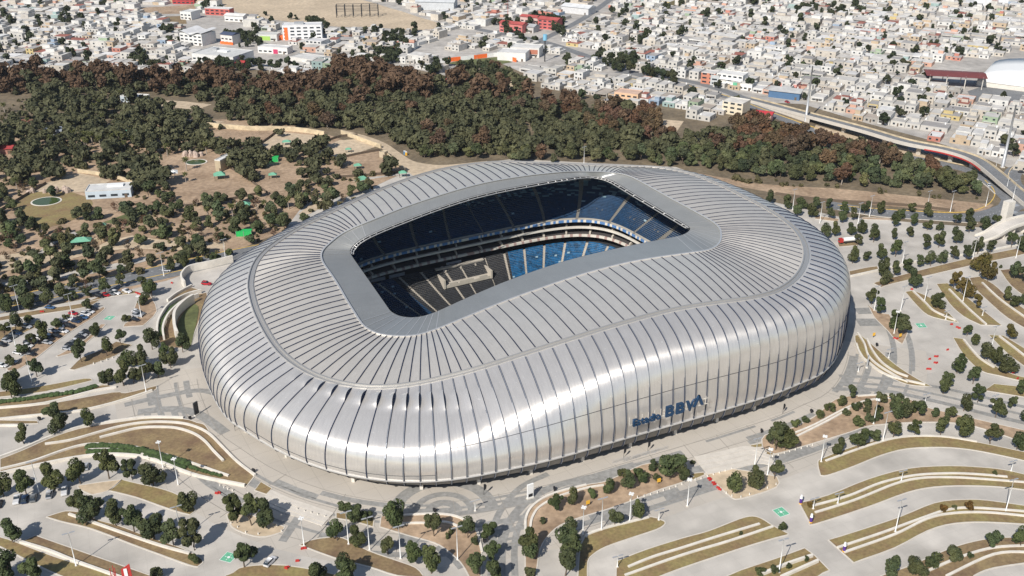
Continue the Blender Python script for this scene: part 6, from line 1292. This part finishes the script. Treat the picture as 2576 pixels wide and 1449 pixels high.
# red lattice mast and red panel at the bottom edge
p = at('BL', 960, 1640); r = empty('lattice_mast', (p.x, p.y, 0), .25, 'red lattice mast with slanted red panel poking in at the bottom left', 'mast')
q = MB(); Hh = 12.4
for x, y in ((-2.6, 0), (-1.4, 0), (-2.0, 1.0)): q.tube([(x * 1.15, y, 0), (x, y, Hh)], .11, 5)
for k in range(14):
    z = k * .75; q.tube([(-2.7, 0, z), (-1.45, 0, z + .75)], .06, 4); q.tube([(-1.45, 0, z), (-2.05, 1, z + .75)], .06, 4); q.tube([(-2.7, 0, z), (-2.05, 1, z + .75)], .06, 4)
q.build('lattice', [red], r); q = MB(); q.add([(-.3, 0, 0), (2.9, 0, 0), (2.5, .1, Hh + .3), (.1, .1, Hh - 1.2), (-.3, .5, 0), (2.9, .5, 0), (2.5, .4, Hh + .3), (.1, .4, Hh - 1.2)], [(0, 1, 2, 3), (7, 6, 5, 4), (0, 4, 5, 1), (1, 5, 6, 2), (2, 6, 7, 3), (3, 7, 4, 0)]); q.build('panel', [red], r); boxpart(r, 'white_stripe', (1.2, -.05, Hh - 4.5), (.9, .08, 3.6), white)
# zoo: shelters, fences, rocks, buildings
def gable(name, c, x, y, w, d, h, rz, label, m, posts=True):
    p = at(c, x, y); r = empty(name, (p.x, p.y, .06), rz, label, 'shelter', 'green roofed animal shelters'); q = MB(); k = d * .32
    q.add([(-w/2, -d/2, h), (w/2, -d/2, h), (w/2, d/2, h), (-w/2, d/2, h), (-w/2 * .35, 0, h + k), (w/2 * .35, 0, h + k)], [(0, 1, 5, 4), (2, 3, 4, 5), (0, 4, 3), (1, 2, 5), (3, 2, 1, 0)]); q.build('roof', [m], r)
    for i in (-1, 1):
        for j in (-1, 1): q = MB(); q.tube([(i * w * .42, j * d * .42, 0), (i * w * .42, j * d * .42, h)], .13, 5); q.build('post', [bark], r)
gr = mat('green_roof', (.14, .36, .24), .7, var=.12, scale=.8); grn = mat('green_net', (.02, .42, .10), .7)
for i, (c, x, y, w, d, h, rz, lab) in enumerate((('TL', 1660, 1350, 7, 6, 2.8, .3, 'green hip roof shelter on the open paddock left of centre'), ('TL', 965, 1020, 5, 4, 2.5, .6, 'small green shelter by the palm grove'), ('TL', 2165, 1095, 6, 4, 2.4, .1, 'pale green shelter in the upper paddock'), ('TL', 2215, 1445, 5.5, 5, 2.8, .4, 'green shelter in the paddock near the stadium left top'), ('TL', 2060, 1345, 5, 4, 2.4, .2, 'little green shelter behind the dark paddock fence'),
                                             ('TM', 160, 1385, 6, 5.5, 3, .5, 'tall green shelter beside the round tree at the roof edge'), ('TM', 125, 1275, 5, 4, 2.4, .2, 'green shelter with yellow skirt in the middle paddock'), ('TM', 55, 1150, 4, 3, 2.2, .2, 'tiny green shelter below the bare trees'), ('TM', 465, 1335, 5, 4, 2.8, .2, 'flat green shelter touching the roof crest'), ('L', 1840, 125, 8, 5, 2.6, .1, 'wide green shelter near the fan palms'), ('L', 1650, 155, 6, 3.5, 2.4, .1, 'low green shelter left of the wide one'), ('L', 620, 405, 10, 5.5, 3, .25, 'large pale green shed roof above the left road'), ('L', 780, 275, 4, 3, 2.3, .2, 'small green shelter on the zoo lawn'))): gable('animal_shelter', c, x, y, w, d, h, rz, lab, gr)
for c, x, y, w, d, lab in (('TL', 2050, 1215, 9, 5, 'bright green netted cage among the paddocks'), ('L', 1845, 325, 8, 4, 'bright green netted cage by the road near the stadium')):
    p = at(c, x, y); r = empty('net_cage', (p.x, p.y, .06), .1, lab, 'cage'); boxpart(r, 'net', (0, 0, 0), (w, d, 2.6), grn); q = MB(); [q.tube([(i * w / 2, -d / 2 - .1, 0), (i * w / 2, -d / 2 - .1, 3)], .12, 5) for i in (-1, 0, 1)]; q.build('frame', [grey_m], r)
PF = []
for c, s in (('TM', '-40,1345 200,1330 470,1300'), ('TM', '-30,1205 120,1170 290,1140'), ('TL', '2350,1120 2470,1070 2576,1035 2700,1025'), ('TL', '1730,1270 1850,1340 1930,1400 2030,1470'), ('TL', '1210,1300 1260,1400 1310,1490'), ('L', '0,150 250,0 350,-60'), ('TL', '1970,1090 2040,1040 2090,1000'), ('L', '1400,115 1700,70 1950,20'), ('R', '700,20 1000,62 1300,85 1700,110 2050,150'), ('TL', '1640,1110 1500,1115 1340,1120')):
    P = smooth(pts(c, s), False, 3); q = MB(); q.strip(P, .12, 0, 1.7); r = q.build('paddock_fence', [bark]); r['category'] = 'fence'; PF.append((r, P[len(P) // 2]))
for (r, p), lab in zip(PF, ('dark fence along the lowest tan paddock', 'dark fence between the two right hand tan paddocks', 'black fence closing the upper tan paddock', 'grey fence running down from the white tower', 'pale fence left of the green hip roof shelter', 'fence curving round the round pond field', 'thin fence dividing the upper paddocks', 'long grey fence behind the fan palms', 'grey wire fence between the wood and the far verge', 'low fence above the grotto paddock')): tag(r, lab, 'fence', 'paddock fences')
for c, s, h, lab in (('TL', '1565,955 1700,970 1900,985 2100,985 2300,1000 2450,1025', 3.2, 'tall pale stone wall above the upper paddocks'), ('TM', '0,1010 150,1065 300,1120', 2.8, 'pale stone wall along the dirt track upper part'), ('TM', '330,1165 400,1230 480,1295', 2.4, 'pale stone wall along the dirt track lower part'), ('L', '620,400 830,360', 2.2, 'short grey wall beside the large green shed'), ('TL', '590,1300 850,1340 1040,1400', 2.2, 'grey wall behind the round pond field')):
    lowwall(c, s, lab, h, .8, stone)
building('pond_building', 'white and pale blue flat building beside the round pond field', 'building', 'TL', 838, 1470, 25, 12, 4.6, 10, (.52, .60, .66), (.62, .62, .60), (1, 4), True, 'flat', lambda r, w, d, h: boxpart(r, 'roof_plant', (3, 2, h + .1), (9, 4, 1.0), white)); building('pavilion', 'white columned pavilion at the edge of the brown belt', 'pavilion', 'TL', 1025, 765, 20, 9, 4.5, -14, (.5, .56, .6), (.66, .65, .62), (1, 5), True)
building('paddock_tower', 'tan slab building with white roof left of the green hedge trees', 'building', 'TL', 1700, 1270, 4, 14, 7, -20, (.46, .38, .26), (.68, .67, .64), (0, 1)); building('kiosk', 'square tan stone hut beside the dirt track', 'hut', 'TM', 320, 1185, 4, 4, 3.4, -25, (.5, .42, .3), (.55, .46, .33), (0, 1)); building('kiosk', 'red roofed hut in the wood clearing', 'hut', 'TM', 745, 625, 10, 6, 3, -10, (.5, .2, .16), (.5, .1, .07), (0, 1), False, 'gable'); building('kiosk', 'dark red roof at the left edge of the zoo', 'hut', 'TL', 10, 1150, 16, 9, 3.5, 10, (.4, .2, .15), (.38, .05, .05), (0, 1), False, 'gable')
building('kiosk', 'brown roofed hut left of the palm grove', 'hut', 'TL', 220, 945, 12, 7, 3, -5, (.36, .28, .2), (.28, .12, .08), (0, 1), False, 'gable'); building('kiosk', 'grey flat pavilion with roof tanks in the zoo', 'pavilion', 'TL', 430, 1005, 15, 9, 3, 0, (.36, .4, .44), (.34, .38, .43), (1, 3))
def pond(c, x, y, rx, ry, label_r, name='pond'):
    p = at(c, x, y); n_ = 26; q = MB(); q.prism([(p.x + rx * math.cos(6.283 * k / n_), p.y + ry * math.sin(6.283 * k / n_)) for k in range(n_)], 0, .24); struct(name + '_rim', q, [wallw]); q = MB(); q.prism([(p.x + (rx - .9) * math.cos(6.283 * k / n_), p.y + (ry - .9) * math.sin(6.283 * k / n_)) for k in range(n_)], 0, .27); struct('pond_water', q, [mat('pond_water', (.06, .09, .03), .15)])
pond('L', 350, 72, 8.5, 7.5, ''); pond('TL', 1480, 1225, 7, 6, '')
rockm = mat('rock', (.42, .33, .27), .95, var=.3, scale=.9, bump=.8)
def rocks(c, x, y, n_, sx, lab, seed):
    p0 = at(c, x, y); rs = np.random.RandomState(seed); q = MB()
    for k in range(n_):
        p = p0 + Vector((rs.uniform(-sx, sx), rs.uniform(-1.5, 2.5), 0)); r_ = rs.uniform(1.0, 2.4); h = rs.uniform(1.5, 4); m_ = 8; V = []; F = []
        for lv, (a, b) in enumerate(((1, 0), (.95, .5), (.6, .9), (.2, 1.0))): V += [(p.x + r_ * a * rs.uniform(.75, 1.2) * math.cos(6.283 * t / m_), p.y + r_ * a * rs.uniform(.75, 1.2) * math.sin(6.283 * t / m_), h * b) for t in range(m_)]
        for lv in range(3): F += [(lv * m_ + t, lv * m_ + (t + 1) % m_, (lv + 1) * m_ + (t + 1) % m_, (lv + 1) * m_ + t) for t in range(m_)]
        F.append(tuple(24 + t for t in range(m_))); q.add(V, F)
    tag(q.build('rock_grotto', [rockm]), lab, 'rocks')
rocks('L', 370, 5, 12, 11, 'pinkish rock grotto behind the round green pond', 4); rocks('TL', 1490, 1180, 12, 9, 'pale rock grotto around the white rimmed basin', 5)
p = at('TL', 1310, 1350); r = empty('sail_canopy', (p.x, p.y, .06), .3, 'white sail canopy on two masts in the open paddock', 'canopy'); q = MB(); q.add([(-3, -2, 4.2), (3, -2, 3.8), (3, 2.5, 4.6), (-3, 2.5, 3.9), (0, 0, 6)], [(0, 1, 4), (1, 2, 4), (2, 3, 4), (3, 0, 4)]); q.build('sail', [white], r); q = MB(); q.tube([(-1, 0, 0), (-.6, 0, 5)], .15, 5); q.tube([(1.4, 0, 0), (.8, 0, 4.8)], .15, 5); q.build('mast', [wallw], r)
r = empty('portable_toilet', at('TM', 478, 1165), .3, 'blue portable toilet beside the dirt track', 'toilet'); boxpart(r, 'cabin', (0, 0, 0), (1.2, 1.2, 2.2), mat('plastic_blue', (.05, .25, .5), .5)); boxpart(r, 'roof', (0, 0, 2.2), (1.3, 1.3, .2), white)
r = empty('portable_toilet', at('TM', 489, 1172), .3, 'yellow portable toilet beside the blue one', 'toilet'); boxpart(r, 'cabin', (0, 0, 0), (1.2, 1.2, 2.2), yellow); boxpart(r, 'roof', (0, 0, 2.2), (1.3, 1.3, .2), white)
for c, x, y, h, lab in (('K', 545, 797, 40, 'tall grey steel pole beside the flyover start'), ('K', 2368, 1222, 40, 'tall grey steel pole at the loop ramp'), ('TR', 1210, 290, 14, 'thin dark pole deep in the right hand town'), ('TM', 1257, 150, 22, 'thin red mast left of the red roofed school')):
    p = at(c, x, y); r = empty('steel_pole', p, 0, lab, 'pole', 'tall poles over the town'); q = MB(); q.tube([(0, 0, 0), (0, 0, h)], 1.0 if h == 40 else .3, 10, 0, .45 if h == 40 else .15); q.build('shaft', [grey_m if h != 22 else red], r, True); boxpart(r, 'foot', (0, 0, 0), (2.4, 2.4, .5), kerb_m)
p = at('TM', 1535, 465); r = empty('water_tower', p, 0, 'slim dark water tower with light blue tank by the avenue', 'water tower'); q = MB(); q.tube([(0, 0, 0), (0, 0, 20)], .5, 8); q.build('shaft', [dark], r); q = MB(); q.tube([(0, 0, 19), (0, 0, 20), (0, 0, 23), (0, 0, 24)], 1.9, 12); q.build('tank', [mat('tank_blue', (.2, .45, .62), .5)], r)
# footbridge ramp at the right edge
FB = smooth([at('R', 2235, 355, .3), at('R', 2330, 320, 2.5), at('R', 2420, 265, 5), at('R', 2520, 225, 6.5), at('R', 2680, 190, 7)], False, 6); fo = empty('footbridge', (FB[0].x, FB[0].y, 0), 0, 'pale concrete footbridge ramp climbing to the right edge', 'footbridge'); bpy.context.view_layer.update()
sweep2(FB, -4.2, 4.2, -.8, 0, concrete, 'ramp'); sweep2(FB, 3.8, 4.2, 0, 1.1, wallw, 'parapet'); sweep2(FB, -4.2, -3.8, 0, 1.1, wallw, 'parapet'); 
for i in (10, 15, 20): q = MB(); q.box((FB[i].x, FB[i].y, 0), (1.2, 7, FB[i].z - .8), .9); o = q.build('pier', [kerb_m], fo); o.matrix_parent_inverse = fo.matrix_world.inverted()
p = at('R', 2430, 245); r = empty('bridge_pylon', p, .5, 'white concrete pylon beside the footbridge', 'pylon'); boxpart(r, 'shaft', (0, 0, 0), (5.5, 3.5, 13.5), wallw); boxpart(r, 'stair_frame', (5, 1, 5.5), (6, 4, .5), grey_m); boxpart(r, 'stair_frame', (5, 1, 9.5), (6, 4, .4), grey_m)
for i, (c, x, y) in enumerate((('BM', 2110, 580), ('BM', 2190, 570), ('BM', 2260, 545), ('BM', 2330, 525), ('BM', 2400, 505))):
    p = at(c, x, y); q = MB(); a = heading(c, x, y, 60, -18); cs, sn = math.cos(a), math.sin(a); r = empty('crowd_fence', (p.x, p.y, .07), a); r2 = MB()
    for z in (.15, 1.1): r2.tube([(-3.4, 0, z), (3.4, 0, z)], .04, 4)
    for k in range(18): r2.tube([(-3.4 + k * .4, 0, .1), (-3.4 + k * .4, 0, 1.1)], .025, 4)
    r2.build('grille', [grey_m], r); boxpart(r, 'foot', (-2, 0, 0), (.1, .8, .08), grey_m); boxpart(r, 'foot', (2, 0, 0), (.1, .8, .08), grey_m); tag(r, ['leftmost', 'second', 'third', 'fourth', 'rightmost'][i] + (' steel crowd fence on the plaza below the sign letters' if i in (0, 4) else ' steel crowd fence from the left below the sign letters'), 'fence', 'crowd fences on the plaza')
# ------------------------------------------------------------------ air
hz = MB(); hz.box((0, 660, -14), (1700, 1500, 222)); hzm = bpy.data.materials.new('haze'); hzm.use_nodes = True; t = hzm.node_tree; t.nodes.clear()
ou = t.nodes.new('ShaderNodeOutputMaterial'); vo = t.nodes.new('ShaderNodeVolumePrincipled'); vo.inputs['Color'].default_value = (.80, .88, 1.0, 1); vo.inputs['Density'].default_value = 0.00003; vo.inputs['Anisotropy'].default_value = .1
t.links.new(vo.outputs[0], ou.inputs['Volume']); o = hz.build('haze', [hzm]); tag(o, 'thin bluish air between the camera and the far town', 'haze', kind='stuff')
